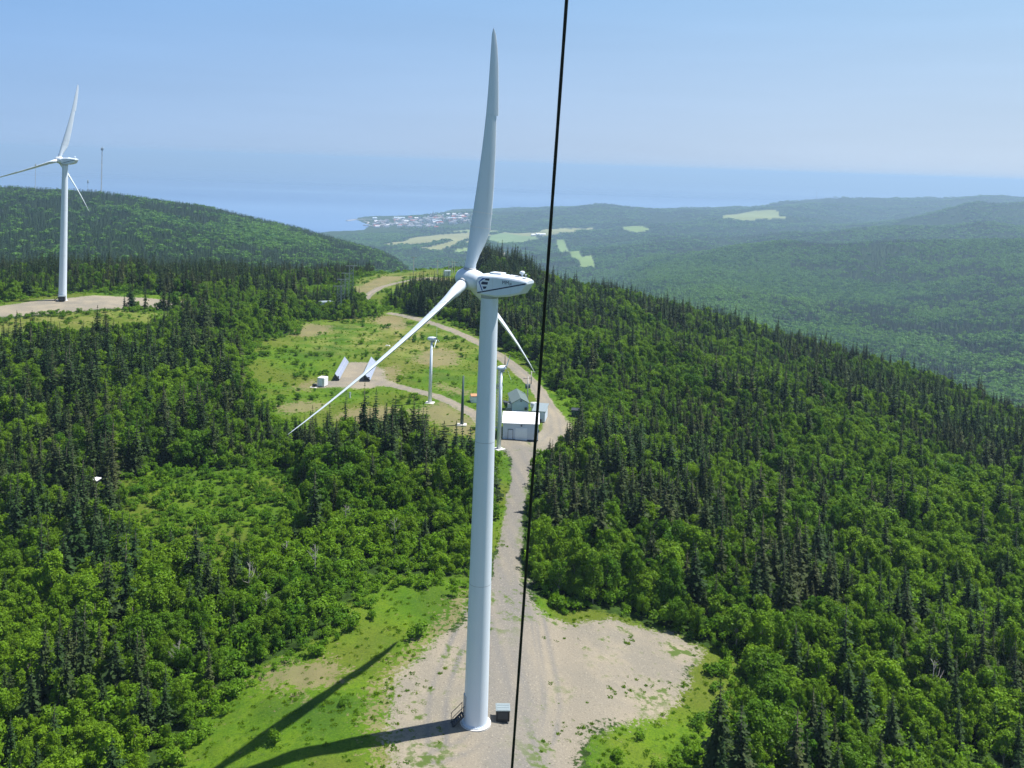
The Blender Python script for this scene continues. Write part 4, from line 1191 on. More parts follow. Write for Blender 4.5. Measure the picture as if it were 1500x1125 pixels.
# masts on the far ridges
def far_mast(label, px, base_py, top_py, w, far_d=1500.0):
    q_ = ray([px], [base_py])[:, 0]; q_ = q_ / math.hypot(q_[0], q_[1]) * far_d
    p = np.array([q_[0], q_[1], gz(q_[0], q_[1])])
    base_py = float(project(p[0], p[1], p[2])[1])
    h = (base_py - top_py) / F_PX * math.hypot(p[0], p[1])
    g = thing('radio_mast', label, 'mast', (p[0], p[1], p[2] - 1), 0.4, 'masts on the far ridges')
    b = MB(); truss(b, h + 1, w, w * 0.8, int(h / w / 1.2), w * 0.13); b.build('lattice_frame', M['steel'], g)
    b = MB(); b.smooth = True
    b.tube([(0, 0, h), (0, 0, h + 3)], [0.25, 0.15], 8)
    b.tube([(-w, 0, h - 3), (-w, 0, h + 1)], [0.5, 0.5], 8); b.tube([(w, 0, h - 3), (w, 0, h + 1)], [0.5, 0.5], 8)
    build_each(b, 'antenna', M['lid'], g)
far_mast('tall thin radio mast on the wooded ridge right of the left turbine', 148.3, 282, 222, 1.25)
far_mast('thin radio mast on the wooded ridge left of the left turbine', 51.5, 279, 245, 0.6)
far_mast('tiny mast tip on the ridge between the left turbine and the tall mast', 128.5, 280, 266, 0.4)
far_mast('distant faint mast on the hazy hill at the right', 1196, 293, 282, 2.2, 6900.0)

# ------------------------------------------------------------------ harbour town
def pier(label, pts, w):
    P = [G(a, b) for a, b in pts]
    b = MB()
    for i in range(1, len(P)):
        b.bar((P[i - 1][0], P[i - 1][1], SEA + 1.2), (P[i][0], P[i][1], SEA + 1.2), w, 5.0)
    return tag(b.build('breakwater', M['rock']), label, 'breakwater', 'breakwaters of the harbour')
pier('long curved outer breakwater of the harbour', [(508, 324.3), (520, 322.3), (536, 321.4), (552, 321.8), (566, 324.5), (576, 327.2)], 14)
pier('short inner breakwater of the harbour', [(533, 330.6), (546, 331.8), (562, 332.6)], 12)
pier('stub jetty inside the harbour', [(533, 324.5), (540, 326.2), (538, 328.6)], 9)
house_mats = [('white', (0.8, 0.79, 0.77), (0.25, 0.26, 0.28)), ('grey', (0.55, 0.55, 0.55), (0.18, 0.18, 0.2)), ('red roofed', (0.78, 0.75, 0.7), (0.36, 0.10, 0.07)), ('tan', (0.58, 0.5, 0.4), (0.3, 0.28, 0.26)), ('pale roofed', (0.75, 0.75, 0.75), (0.7, 0.7, 0.7))]
protos = []
for nm, wc, rc in house_mats:
    b = MB()
    b.k = 0; w, d, h, ri = 13, 10, 5.5, 3.5
    prof = [(0, 0), (d, 0), (d, h), (d / 2, h + ri), (0, h)]
    b.loft([[(x, y, z) for y, z in prof] for x in (-w / 2, w / 2)])
    b.k = 1
    prof = [(-0.6, h - 0.4), (d / 2, h + ri + 0.02), (d + 0.6, h - 0.4), (d + 0.6, h), (d / 2, h + ri + 0.5), (-0.6, h)]
    b.loft([[(x, y, z) for y, z in prof] for x in (-w / 2 - 0.5, w / 2 + 0.5)])
    me = b.mesh('house', [simple('house_wall', wc, 0.8), simple('house_roof', rc, 0.8)])
    protos.append((nm, bpy.data.objects.new('house', me)))
nh = 0; tries = 0; placed = []
while nh < 235 and tries < 6000:
    tries += 1
    px = random.uniform(548, 694)
    py = random.uniform(314, 334)
    if py < 325 - (px - 548) * 0.085 or (px < 575 and py < 321) or (px > 640 and py > 330 - (px - 640) * 0.06):
        continue
    p = G(px, py)
    D = math.hypot(p[0], p[1])
    if p[2] < SEA + 0.4 or D < 4700 or D > 6200 or any(abs(p[0] - a) + abs(p[1] - c) < 20 for a, c in placed):
        continue
    nm, pr = random.choice(protos[:1] * 3 + protos)
    o = pr.copy(); COL.objects.link(o)
    placed.append((p[0], p[1]))
    o.location = (p[0], p[1], p[2] - 0.5); o.rotation_euler = (0, 0, random.choice((0.2, 0.2 + math.pi / 2)) + random.uniform(-0.1, 0.1))
    sc_ = random.uniform(0.85, 1.5); o.scale = (sc_ * random.uniform(1, 1.5), sc_, sc_)
    tag(o, 'tiny %s gabled house in the hazy harbour town by the sea' % nm, 'house', 'houses of the harbour town')
    nh += 1
p = G(634, 320)
g = thing('church', 'church with a pointed spire standing above the houses of the harbour town', 'church', p, 0.3)
gabled(g, 22, 45, 13, 8, simple('church_stone', (0.4, 0.36, 0.33)), simple('church_roof', (0.2, 0.2, 0.22)), 0.5, 'y')
b = MB(); b.box((0, -4, 14), (8, 8, 28)); b.build('tower', simple('tower_stone', (0.38, 0.34, 0.31)), g)
b = MB(); b.loft([[(-4, -8, 28), (4, -8, 28), (4, 0, 28), (-4, 0, 28)], [(-0.2, -4.2, 44), (0.2, -4.2, 44), (0.2, -3.8, 44), (-0.2, -3.8, 44)]]); b.build('spire', M['steel'], g)
for px, py, w, d, h, lab in ((585, 321.5, 60, 30, 12, 'long low hall with a blue grey roof by the harbour of the town'), (640, 325, 50, 25, 10, 'broad white hall among the houses of the town'), (549, 322, 25, 18, 14, 'fish shed at the root of the breakwater'), (662, 321, 40, 22, 9, 'long grey hall at the inland edge of the town')):
    p = G(px, py)
    g = thing('harbour_hall', lab, 'hall', p, 0.15, 'large halls of the harbour town')
    gabled(g, w, d, h * 0.7, h * 0.3, M['container'], M['siding'], 0.5, 'x')
# farm on the valley floor
for px, py, w, lab in ((783, 346, 26, 'white barn of the farm on the valley floor behind the cable'), (789, 345, 18, 'middle farm house on the valley floor'), (795, 345.5, 30, 'long pale roofed farm barn right of the middle farm house')):
    p = G(px, py)
    g = thing('farm_building', lab, 'farm building', p, 0.3, 'farm on the valley floor')
    gabled(g, w, 14, 6, 4, M['container'], M['whiteroof'], 0.5, 'x')

# ------------------------------------------------------------------ plants: shapes
def quads_mesh(name, C, U, V, tint, mats, extra=None):
    """leaf-sized quads: centres C, half axes U, V"""
    n = len(C)
    vs = np.stack([C - U * 0.35 - V, C + U - V * 0.15, C + U * 0.3 + V, C - U + V * 0.1], 1).reshape(-1, 3)
    me = np_mesh(name, vs, np.arange(4 * n).reshape(n, 4), mats)
    fattr(me, 'tint', np.repeat(tint, 4))
    return me
def rnd_dirs(rng, n):
    v = rng.normal(size=(n, 3)); return v / np.linalg.norm(v, axis=1, keepdims=True)
def leaf_cloud(rng, lobes, per, size):
    """leaf clusters over the shells of a handful of limbs' lobes"""
    Cs, Us, Vs, T = [], [], [], []
    for (c, r) in lobes:
        n = max(8, int(per * (np.mean(r) ** 2)))
        d = rnd_dirs(rng, n)
        d[:, 2] = np.where(d[:, 2] < -0.35, -d[:, 2], d[:, 2])
        rad = np.where(rng.random(n) < 0.18, 0.6 + 0.9 * rng.random(n), 0.74 + 0.34 * rng.random(n))
        P = np.array(c) + d * np.array(r) * rad[:, None]
        nr = d * 0.85 + rng.normal(size=(n, 3)) * 0.48 + np.array([0, 0, 0.25]); nr /= np.linalg.norm(nr, axis=1, keepdims=True)
        u = np.cross(nr, rng.normal(size=(n, 3))); u /= np.linalg.norm(u, axis=1, keepdims=True)
        v = np.cross(nr, u)
        s = size * (0.6 + 0.8 * rng.random(n))[:, None]
        Cs.append(P); Us.append(u * s); Vs.append(v * s * 0.75)
        T.append(np.clip(rng.normal(0.5 + rng.normal() * 0.10, 0.16, n), 0, 1))
    return np.concatenate(Cs), np.concatenate(Us), np.concatenate(Vs), np.concatenate(T)
def broadleaf(seed, h, w, nl, size=0.108, per=600):
    rng = np.random.default_rng(seed)
    lobes = []
    limbs = []
    for i in range(nl):
        a = i * 2.4 + rng.normal() * 0.5
        t = (i + 0.6) / nl
        z = h * (0.36 + 0.56 * t)
        rr = w * 0.52 * math.sqrt(max(0.05, 1 - ((z / h - 0.52) / 0.52) ** 2)) * (0.25 + 0.8 * rng.random())
        r = w * (0.13 + 0.12 * rng.random()) * (1.2 - 0.35 * t)
        lobes.append(((rr * math.cos(a), rr * math.sin(a), z), (r * (0.8 + 0.4 * rng.random()), r * (0.8 + 0.4 * rng.random()), r * (0.8 + 0.8 * rng.random()))))
        limbs.append((rr * math.cos(a), rr * math.sin(a), z))
    C, U, V, T = leaf_cloud(rng, lobes, per, size)
    # a few lower skirts of leaves
    crown = quads_mesh('crown', C, U, V, T, M['leaf'])
    b = MB(); b.smooth = True
    b.tube([(0, 0, -0.4), (0.03, 0.02, h * 0.4), (0.05, -0.03, h * 0.85)], [0.09 * h / 5, 0.06 * h / 5, 0.015], 7)
    for l_ in limbs[::2]:
        z0 = l_[2] * 0.55
        b.tube([(0.03, 0.02, z0), (l_[0] * 0.5, l_[1] * 0.5, (z0 + l_[2]) / 2 + 0.1), l_], [0.035 * h / 5, 0.025 * h / 5, 0.008], 5)
    return crown, b.mesh('trunk', M['birch'])
def spruce(seed, h, w, ragged=0.25, bald=0.0):
    rng = np.random.default_rng(seed)
    Cs, Us, Vs, T = [], [], [], []
    nz = int(h / 0.27)
    for i in range(nz):
        t = (i + 0.3) / nz
        z = h * (0.05 + 0.94 * t)
        L = w * 0.5 * ((1 - t) ** 0.85) * (1 + 0.25 * math.sin(i * 2.1)) + 0.07
        nb = max(5, int(14 * (1 - t) + 4))
        a0 = rng.random() * 6.28
        for j in range(nb):
            a = a0 + j * 2 * math.pi / nb + rng.normal() * 0.15
            Lj = L * (1 - ragged + 2 * ragged * rng.random())
            if rng.random() < bald:
                continue
            d = np.array([math.cos(a), math.sin(a), 0])
            s = np.array([-math.sin(a), math.cos(a), 0])
            droop = -0.25 - 0.35 * (1 - t)
            m_ = 4 if Lj > 0.7 else 3 if Lj > 0.35 else 2
            tint = float(np.clip(rng.normal(0.5, 0.17), 0, 1))
            for k in range(m_):
                f = (k + 0.5) / m_
                P = d * Lj * f + np.array([0, 0, z + droop * Lj * f + 0.10 * Lj * f * f])
                wd = Lj * (0.24 - 0.14 * f) + 0.045
                up = np.array([0, 0, 1.0])
                ax_ = d + up * (droop * 0.8 + rng.normal() * 0.25)
                sd = s * math.cos(rng.normal() * 0.5) + up * math.sin(rng.normal() * 0.5)
                Cs.append(P); Us.append(ax_ * (Lj / m_ * 0.72)); Vs.append(sd * wd * (0.7 + 0.6 * rng.random()))
                T.append(tint + rng.normal() * 0.08)
    # leader
    for k in range(6):
        a = rng.random() * 6.28
        Cs.append(np.array([0, 0, h * (0.965 + 0.008 * k)])); Us.append(np.array([math.cos(a) * 0.05, math.sin(a) * 0.05, 0.13])); Vs.append(np.array([-math.sin(a) * 0.04, math.cos(a) * 0.04, 0])); T.append(0.5)
    crown = quads_mesh('crown', np.array(Cs), np.array(Us), np.array(Vs), np.array(T), M['spruce'])
    b = MB(); b.smooth = True
    b.tube([(0, 0, -0.4), (0, 0, h * 0.5), (0, 0, h * 0.98)], [0.10 * h / 6, 0.06 * h / 6, 0.012], 6)
    return crown, b.mesh('trunk', M['bark'])
def snag(seed, h):
    rng = random.Random(seed)
    b = MB(); b.smooth = True
    k1, k2 = rng.uniform(-.3, .3), rng.uniform(-.3, .3)
    b.tube([(0, 0, -0.3), (k1, 0, h * 0.45), (k1 + k2, k2, h)], [0.085, 0.06, 0.015], 6)
    limbs = MB(); limbs.smooth = True
    for i in range(14):
        t = rng.uniform(0.35, 0.97); a = rng.uniform(0, 6.28); L = (1.15 - t) * h * 0.45
        p0 = Vector((k1 * min(1, t / .45) + max(0, t - .45) / .55 * k2, max(0, t - .45) / .55 * k2, h * t))
        p1 = p0 + Vector((math.cos(a) * L * 0.6, math.sin(a) * L * 0.6, L * 0.35)); p2 = p1 + Vector((math.cos(a + .5) * L * 0.4, math.sin(a + .5) * L * 0.4, L * 0.5))
        limbs.tube([p0, p1, p2], [0.03, 0.02, 0.007], 5)
    return b.mesh('trunk', M['dead']), limbs.mesh('bare_limbs', M['dead'])
def shrub_mesh(seed, w, h, n, size, material):
    rng = np.random.default_rng(seed)
    lobes = [((rng.normal() * w * 0.28, rng.normal() * w * 0.28, h * (0.3 + 0.35 * rng.random())), (w * 0.26, w * 0.26, h * 0.36)) for _ in range(n)]
    C, U, V, T = leaf_cloud(rng, lobes, 300, size)
    return quads_mesh('shrub', C, U, V, T, material)
def tuft_mesh(seed, n, r, h):
    rng = np.random.default_rng(seed)
    a = rng.random(n) * 6.28; q = r * np.sqrt(rng.random(n))
    hh = h * (0.5 + 0.8 * rng.random(n))
    C = np.stack([q * np.cos(a), q * np.sin(a), hh * 0.5], 1)
    b = rng.random(n) * 6.28
    lean = rng.normal(size=(n, 2)) * 0.25
    U = np.stack([np.cos(b) * 0.05, np.sin(b) * 0.05, np.zeros(n)], 1) * (0.6 + rng.random(n))[:, None]
    V = np.stack([lean[:, 0] * hh, lean[:, 1] * hh, hh * 0.55], 1)
    return quads_mesh('tuft', C, U, V, np.clip(rng.normal(0.5, 0.2, n), 0, 1), M['tuft'])

SPRUCE = [spruce(11, 6.0, 1.9), spruce(12, 7.0, 2.0, 0.3), spruce(13, 6.5, 2.3, 0.3, 0.05), spruce(14, 5.2, 1.7), spruce(15, 6.8, 1.7, 0.35, 0.15), spruce(16, 5.6, 2.7, 0.35, 0.08), spruce(17, 7.6, 1.9, 0.45, 0.28)]
SPRUCE_H = [6.0, 7.0, 6.5, 5.2, 6.8, 5.6, 7.6]
BROAD = [broadleaf(21, 5.0, 3.0, 20), broadleaf(22, 5.8, 2.5, 21), broadleaf(23, 4.2, 3.2, 21), broadleaf(24, 5.4, 2.1, 17), broadleaf(25, 4.8, 3.4, 23), broadleaf(26, 3.6, 2.4, 15), broadleaf(27, 4.6, 2.2, 16)]
BROAD_H = [5.0, 5.8, 4.2, 5.4, 4.8, 3.6, 4.6]
SHRUBS = [shrub_mesh(31, 1.5, 1.3, 5, 0.11, M['shrub']), shrub_mesh(32, 1.9, 1.5, 6, 0.12, M['shrub']), shrub_mesh(33, 1.1, 0.9, 4, 0.09, M['shrub'])]
TUFTS = [tuft_mesh(41, 40, 0.30, 0.12), tuft_mesh(42, 36, 0.36, 0.09), tuft_mesh(43, 30, 0.24, 0.16)]
def far_conifer(seed):
    rng = np.random.default_rng(seed)
    Cs, Us, Vs = [], [], []
    for i in range(6):
        t = i / 6
        for j in range(6):
            a = j * 1.047 + i * 0.5 + rng.normal() * 0.2
            L = 1.35 * (1 - t) + 0.2
            d = np.array([math.cos(a), math.sin(a), -0.55]); s = np.array([-math.sin(a), math.cos(a), 0])
            Cs.append(d * L * 0.5 + np.array([0, 0, 1.2 + 6.6 * t])); Us.append(d * L * 0.6); Vs.append(s * L * 0.42 + np.array([0, 0, 0.15]))
    return quads_mesh('far_conifer', np.array(Cs), np.array(Us), np.array(Vs), np.clip(rng.normal(0.5, 0.15, len(Cs)), 0, 1), M['farspruce'])
def far_broad(seed):
    rng = np.random.default_rng(seed)
    lobes = [((rng.normal() * 0.9, rng.normal() * 0.9, 3.6 + rng.normal() * 0.8), (1.5, 1.5, 1.6)) for _ in range(4)]
    C, U, V, T = leaf_cloud(rng, lobes, 11, 0.75)
    return quads_mesh('far_broadleaf', C, U, V, T, M['farleaf'])
FARC = [far_conifer(51), far_conifer(52)]
FARB = [far_broad(61), far_broad(62), far_broad(63)]

# ------------------------------------------------------------------ plants: places
def scatter(name, meshes, pts, idx, rot, scl, label=None):
    """one object of countless plants, spread with geometry nodes"""
    pc = bpy.data.collections.new(name + '_kinds')
    for i, e in enumerate(meshes):
        if isinstance(e, tuple):      # crown and trunk as one plant
            e = join(e)
        o = bpy.data.objects.new('%s_kind_%d' % (name, i), e); pc.objects.link(o)
    me = bpy.data.meshes.new(name)
    me.vertices.add(len(pts)); me.vertices.foreach_set('co', np.asarray(pts, np.float32).ravel())
    fattr(me, 'kind_index', idx, typ='INT')
    fattr(me, 'turn', rot); lr = np.random.default_rng(len(pts)); fattr(me, 'lean_x', lr.normal(size=len(pts)) * 0.05); fattr(me, 'lean_y', lr.normal(size=len(pts)) * 0.05); fattr(me, 'size_xy', scl[:, 0]); fattr(me, 'size_z', scl[:, 1])
    ob = bpy.data.objects.new(name, me); COL.objects.link(ob)
    tag(ob, kind='stuff')
    ng = bpy.data.node_groups.new(name, 'GeometryNodeTree')
    ng.interface.new_socket('Geometry', in_out='INPUT', socket_type='NodeSocketGeometry')
    ng.interface.new_socket('Geometry', in_out='OUTPUT', socket_type='NodeSocketGeometry')
    n, l = ng.nodes, ng.links
    gi, go = n.new('NodeGroupInput'), n.new('NodeGroupOutput')
    ci = n.new('GeometryNodeCollectionInfo'); ci.inputs[0].default_value = pc; ci.inputs[1].default_value = True; ci.inputs[2].default_value = True
    ip = n.new('GeometryNodeInstanceOnPoints'); ip.inputs['Pick Instance'].default_value = True
    def na(nm, typ):
        q = n.new('GeometryNodeInputNamedAttribute'); q.data_type = typ; q.inputs[0].default_value = nm
        return [s for s in q.outputs if s.enabled and s.name == 'Attribute'][0]
    cr_, cs_ = n.new('ShaderNodeCombineXYZ'), n.new('ShaderNodeCombineXYZ')
    l.new(na('turn', 'FLOAT'), cr_.inputs[2]); l.new(na('lean_x', 'FLOAT'), cr_.inputs[0]); l.new(na('lean_y', 'FLOAT'), cr_.inputs[1])
    sx = na('size_xy', 'FLOAT'); l.new(sx, cs_.inputs[0]); l.new(sx, cs_.inputs[1]); l.new(na('size_z', 'FLOAT'), cs_.inputs[2])
    l.new(gi.outputs[0], ip.inputs['Points']); l.new(ci.outputs[0], ip.inputs['Instance'])
    l.new(na('kind_index', 'INT'), ip.inputs['Instance Index'])
    l.new(cr_.outputs[0], ip.inputs['Rotation']); l.new(cs_.outputs[0], ip.inputs['Scale'])
    l.new(ip.outputs[0], go.inputs[0])
    md = ob.modifiers.new('spread', 'NODES'); md.node_group = ng
    return ob
def join(ms):
    a, b = ms
    me = a.copy()
    import bmesh
    bm = bmesh.new(); bm.from_mesh(a)
    nf = len(bm.faces)
    bm.from_mesh(b)
    bm.faces.ensure_lookup_table()
    for f in bm.faces[nf:]:
        f.material_index = 1
    bm.to_mesh(me); bm.free()
    me.materials.clear()
    me.materials.append(a.materials[0]); me.materials.append(b.materials[0])
    return me

def in_view(x, y, z, mx=60, my=80):
    px, py, d = project(x, y, z)
    return (px > -mx) & (px < 1500 + mx) & (py < 1125 + my) & (d > 1), px, py, d
def jitter_grid(x0, x1, y0, y1, s, rng):
    gx, gy = np.meshgrid(np.arange(x0, x1, s), np.arange(y0, y1, s))
    gx = gx + rng.uniform(-0.42, 0.42, gx.shape) * s; gy = gy + rng.uniform(-0.42, 0.42, gy.shape) * s
    return gx.ravel(), gy.ravel()

rng = np.random.default_rng(99)
X, Y = jitter_grid(-330, 330, 62, 640, 1.72, rng)
k = np.hypot(X, Y) < 640
X, Y = X[k], Y[k]
k = np.abs(np.arctan2(X, Y)) < R(31.5)
X, Y = X[k], Y[k]
Zg = ground_z(X, Y)
k, PX, PY, DP = in_view(X, Y, Zg, 60, 90)
X, Y, Zg, PX, PY, DP = [q[k] for q in (X, Y, Zg, PX, PY, DP)]
gr, rd, gs, br, ls = masks(X, Y)
open_ = np.minimum(np.minimum(np.minimum(gr, rd - 1.0), gs), br)
# groves inside the clearings
def grove(pts):
    return sdist(poly(pts), X, Y) < 0
wood = (open_ > 0.8) & (ls > 0)
wood |= grove([(590, 452), (585, 438), (600, 430), (640, 424), (690, 430), (730, 440), (790, 470), (790, 520), (770, 520), (720, 488), (660, 466), (620, 458)]) & (rd > 2.0)
wood |= grove([(448, 470), (455, 462), (500, 460), (545, 458), (552, 463), (530, 468), (480, 472)])
# keep things standing in the open clear of trees
CLEAR = [(-1.77, 89.7, 4), (-134.4, 286.7, 5)]
for q in [o for o in bpy.data.objects if o.parent is None and o.get('category') in ('garage', 'shed', 'hut', 'cabin', 'small wind turbine', 'post', 'utility pole', 'tank', 'cabinet', 'skip', 'switch house', 'vehicle', 'gantry', 'solar panels')]:
    CLEAR.append((q.location.x, q.location.y, {'garage': 8, 'shed': 5, 'solar panels': 4, 'hut': 1.6, 'gantry': 1.5}.get(q.get('category'), 2.5)))
for a, b, r_ in CLEAR:
    wood &= np.hypot(X - a, Y - b) > r_
dens = fbm(X / 16, Y / 16, 41)
wood &= rng.random(len(X)) < 0.62 + 0.5 * dens
X, Y, Zg, PX, PY, DP = [q[wood] for q in (X, Y, Zg, PX, PY, DP)]
# share of spruces: clumps, more of them up the slopes behind
f1 = fbm(X / 22 + 7, Y / 22, 61, 3)
dist = np.hypot(X, Y)
frac = 0.31 + 0.14 * sstep(dist, 150, 330) + 1.5 * (f1 - 0.5)
frac += 0.40 * ((PX > 420) & (PX < 700) & (PY > 590) & (PY < 720))
frac += 0.0 * ((PX < 420) & (PY < 440)) - 0.02 * ((PX < 600) & (PY < 420)) + 0.25 * ((PX > 560) & (PX < 760) & (PY < 470))
frac -= 0.08 * (PX > 760); frac -= 0.08 * ((PX > 1000) & (PY > 760)) + 0.12 * ((PX < 420) & (PY > 880)) + 0.3 * ((PX > 480) & (PX < 700) & (PY > 760)) + 0.25 * ((PX > 780) & (PX < 960) & (PY > 800))
frac += 0.25 * ((PX > 780) & (PX < 900) & (PY > 640) & (PY < 800))
frac = frac + 0.3 * ((dist > 430) & (PX > 575) & (PX < 780))
isp = rng.random(len(X)) < np.clip(frac, 0.05, 0.93)
hvar = 0.55 + 0.8 * rng.random(len(X)) ** 1.2
hvar = hvar * (0.62 + 0.52 * sstep(fbm(X / 22, Y / 22, 71), 0.32, 0.66)) * (1 + 0.05 * sstep(dist, 260, 420))
hvar = np.where(isp, hvar * 1.12, hvar * (0.60 + 0.36 * rng.random(len(X))))
hvar *= np.where((dist > 370) & (PX < 560), 0.85, 1.0) * np.where((dist > 430) & (PX > 575) & (PX < 780), 1.3, 1.0)
hvar *= np.where((PX > 430) & (PX < 600) & (PY > 425) & (PY < 480), 0.68, 1.0)
hvar *= np.where((PX > 615) & (PX < 710) & (PY > 405) & (PY < 452), 0.72, 1.0)
hvar *= np.where((PX > 460) & (PX < 720) & (PY > 760), 0.72, 1.0)
ri = rng.integers(0, 1000, len(X)); rot = rng.random(len(X)) * 6.28
wid = np.where(isp, 0.75 + 0.6 * rng.random(len(X)), 0.68 + 0.5 * rng.random(len(X)))

def zone(px, py):
    if px < 300 and py > 880: return 'in the bottom left corner wood'
    if px < 560 and py > 880: return 'along the left edge of the grass clearing'
    if px < 420 and py > 760: return 'in the mixed wood left of the grass clearing'
    if px < 720 and py > 760: return 'in the thicket behind the grass clearing'
    if px < 180: return 'in the wood at the left edge below the far turbine'
    if px < 420: return 'in the wood around the pale low shrubs at the left'
    if px < 720: return 'in the dark wood between the thicket and the solar panels'
    if px < 900 and py > 640 and py < 800: return 'beside the straight gravel track below the garage'
    if px < 1000 and py < 960: return 'in the wood right behind the pale gravel ground'
    if px < 1160 and py > 960: return 'beside the grassy rim of the gravel ground'
    if py > 960: return 'in the bottom right corner wood'
    if px > 1280: return 'on the slope at the right edge'
    return 'on the slope right of the gravel ground'
def individuals(kind, sel, protos_, hs, cat, group, adj, n=300):
    """the largest in the picture as things of their own, the rest as one mass"""
    h = np.array([hs[i % len(hs)] for i in ri]) * hvar
    size = h / DP * F_PX
    inside = (PX > 2) & (PX < 1498) & (PY < 1124 + 0.55 * size)
    cand = np.nonzero(sel & inside)[0]
    cand = cand[np.argsort(-size[cand])][:n]
    trees = []
    for i in cand:
        q = ri[i] % len(protos_)
        crown, trunk = protos_[q]
        tall = h[i] > np.median(h[cand]) * 1.12
        short = h[i] < np.median(h[cand]) * 0.9
        lab = ('tall ' if tall else 'short ' if short else '') + adj + ' ' + zone(PX[i], PY[i])
        trees.append((crown, trunk, (X[i], Y[i], Zg[i] - 0.05), rot[i], (hvar[i] * wid[i], hvar[i] * wid[i], hvar[i]), lab))
    first = {}
    for crown, trunk, loc, rz, s, lab in trees:
        if crown.name not in first:
            root = bpy.data.objects.new(kind, None); root.empty_display_size = 0.3
            a, b = bpy.data.objects.new('crown', crown), bpy.data.objects.new('trunk', trunk)
            a.parent = root; b.parent = root
            first[crown.name] = (root, a, b)
            c = (root, a, b)
        else:
            c = tuple(o.copy() for o in first[crown.name])
            c[1].parent = c[0]; c[2].parent = c[0]
        for o in c:
            COL.objects.link(o)
        c[0].location = loc; c[0].rotation_euler = (0, 0, rz); c[0].scale = s
        tag(c[0], lab, cat, group)
    rest = sel.copy(); rest[cand] = False
    return rest
restS = individuals('spruce_tree', isp, SPRUCE, SPRUCE_H, 'spruce', 'spruces of the woods round the turbines', 'dark narrow spruce')
restB = individuals('broadleaf_tree', ~isp, BROAD, BROAD_H, 'tree', 'broadleaf trees of the woods round the turbines', 'round leafy green tree')
def mass(name, sel, protos_):
    scatter(name, protos_, np.stack([X[sel], Y[sel], Zg[sel] - 0.05], 1), ri[sel] % len(protos_), rot[sel], np.stack([hvar[sel] * wid[sel], hvar[sel]], 1))
mass('spruce_woods', restS, SPRUCE)
mass('broadleaf_woods', restB, BROAD)
print('near trees', len(X), 'rest', restS.sum(), restB.sum())

# dead bleached trees
SN = [snag(71, 4.2), snag(72, 5.0), snag(73, 3.4)]
first = {}
for j, (px, py, sc_, lab) in enumerate(((365, 872, 1.0, 'bare white dead tree standing left of the grass clearing, the tallest of three'), (462, 848, 0.9, 'bare white dead tree at the edge of the thicket above the grass clearing'), (388, 905, 0.9, 'thin white dead trunk at the left edge of the grass clearing'),
        (72, 890, 0.9, 'forked grey dead tree in the leafy wood at far left'), (178, 900, 0.9, 'dead tree with bare branches above round green crowns at lower left'), (420, 822, 0.8, 'tangled white dead branches in the thicket'), (262, 990, 0.9, 'thin dead trunk in the wood near the lower left edge of the grass'),
        (575, 800, 0.8, 'small dead white stem in the thicket left of the tower'), (505, 770, 0.9, 'sprawling dead tree at the top of the thicket'), (1366, 1030, 1.2, 'grey dead spruce in the bottom right wood'), (985, 692, 1.0, 'pale dead trunk among the spruces right of the track'), (1420, 722, 0.9, 'dead white branches on the slope at the right edge'), (968, 835, 1.0, 'grey dead spruce top behind the pale gravel ground'), (110, 640, 1.0, 'pale dead trunk in the wood below the far turbine'))):
    p = G(px, py)
    q = j % 3
    if q not in first:
        c = (bpy.data.objects.new('dead_tree', None), bpy.data.objects.new('trunk', SN[q][0]), bpy.data.objects.new('bare_limbs', SN[q][1]))
        c[1].parent = c[0]; c[2].parent = c[0]; first[q] = c
    else:
        c = tuple(o.copy() for o in first[q]); c[1].parent = c[0]; c[2].parent = c[0]
    for o in c:
        COL.objects.link(o)
    c[0].location = p; c[0].rotation_euler = (0, 0, j * 1.3); c[0].scale = (sc_,) * 3
    tag(c[0], lab, 'dead tree', 'dead trees in the woods')

# low shrubs: under the woods, over the pale low patch, scattered in the clearings
X2, Y2 = jitter_grid(-300, 300, 62, 560, 1.25, rng)
k = (np.hypot(X2, Y2) < 520) & (np.abs(np.arctan2(X2, Y2)) < R(31))
X2, Y2 = X2[k], Y2[k]
Z2_ = ground_z(X2, Y2)
k, P2, Q2, D2 = in_view(X2, Y2, Z2_, 40, 60)
X2, Y2, Z2_, P2, Q2, D2 = [q[k] for q in (X2, Y2, Z2_, P2, Q2, D2)]
gr2, rd2, gs2, br2, ls2 = masks(X2, Y2)
hard = np.minimum(gr2, rd2)
u = rng.random(len(X2)); f2 = fbm(X2 / 7, Y2 / 7, 81, 3)
w_under = (gs2 > 0.3) & (hard > 1.0) & (u < 0.55)
w_low = (ls2 < 0) & (u < 0.96)
w_edge = (gs2 < 2.5) & (gs2 > -2.2 - 1.6 * f2) & (hard > 2.2) & (u < 0.72)
w_open = (gs2 < 0) & (hard > 1.4) & (br2 > -0.5) & (dist_ := np.hypot(X2, Y2) > 150) & (u < 0.02 + 0.6 * np.clip(f2 - 0.50, 0, 1) * 2.0)
w_open2 = (gs2 < 0) & (hard > 1.0) & (np.hypot(X2, Y2) < 150) & (u < np.where(P2 > 840, 0.16 * (f2 > 0.5), 0.02 * (f2 > 0.55)))
w_pad = (gr2 < 0) & (gr2 > -4) & (P2 > 800) & (u < 0.018) & (np.hypot(X2, Y2) < 150)
for a, b, r_ in CLEAR:
    far_ok = np.hypot(X2 - a, Y2 - b) > r_ * 0.7
    w_under &= far_ok; w_open &= far_ok; w_low &= far_ok
ws = w_under | w_low | w_edge | w_open | w_open2 | w_pad
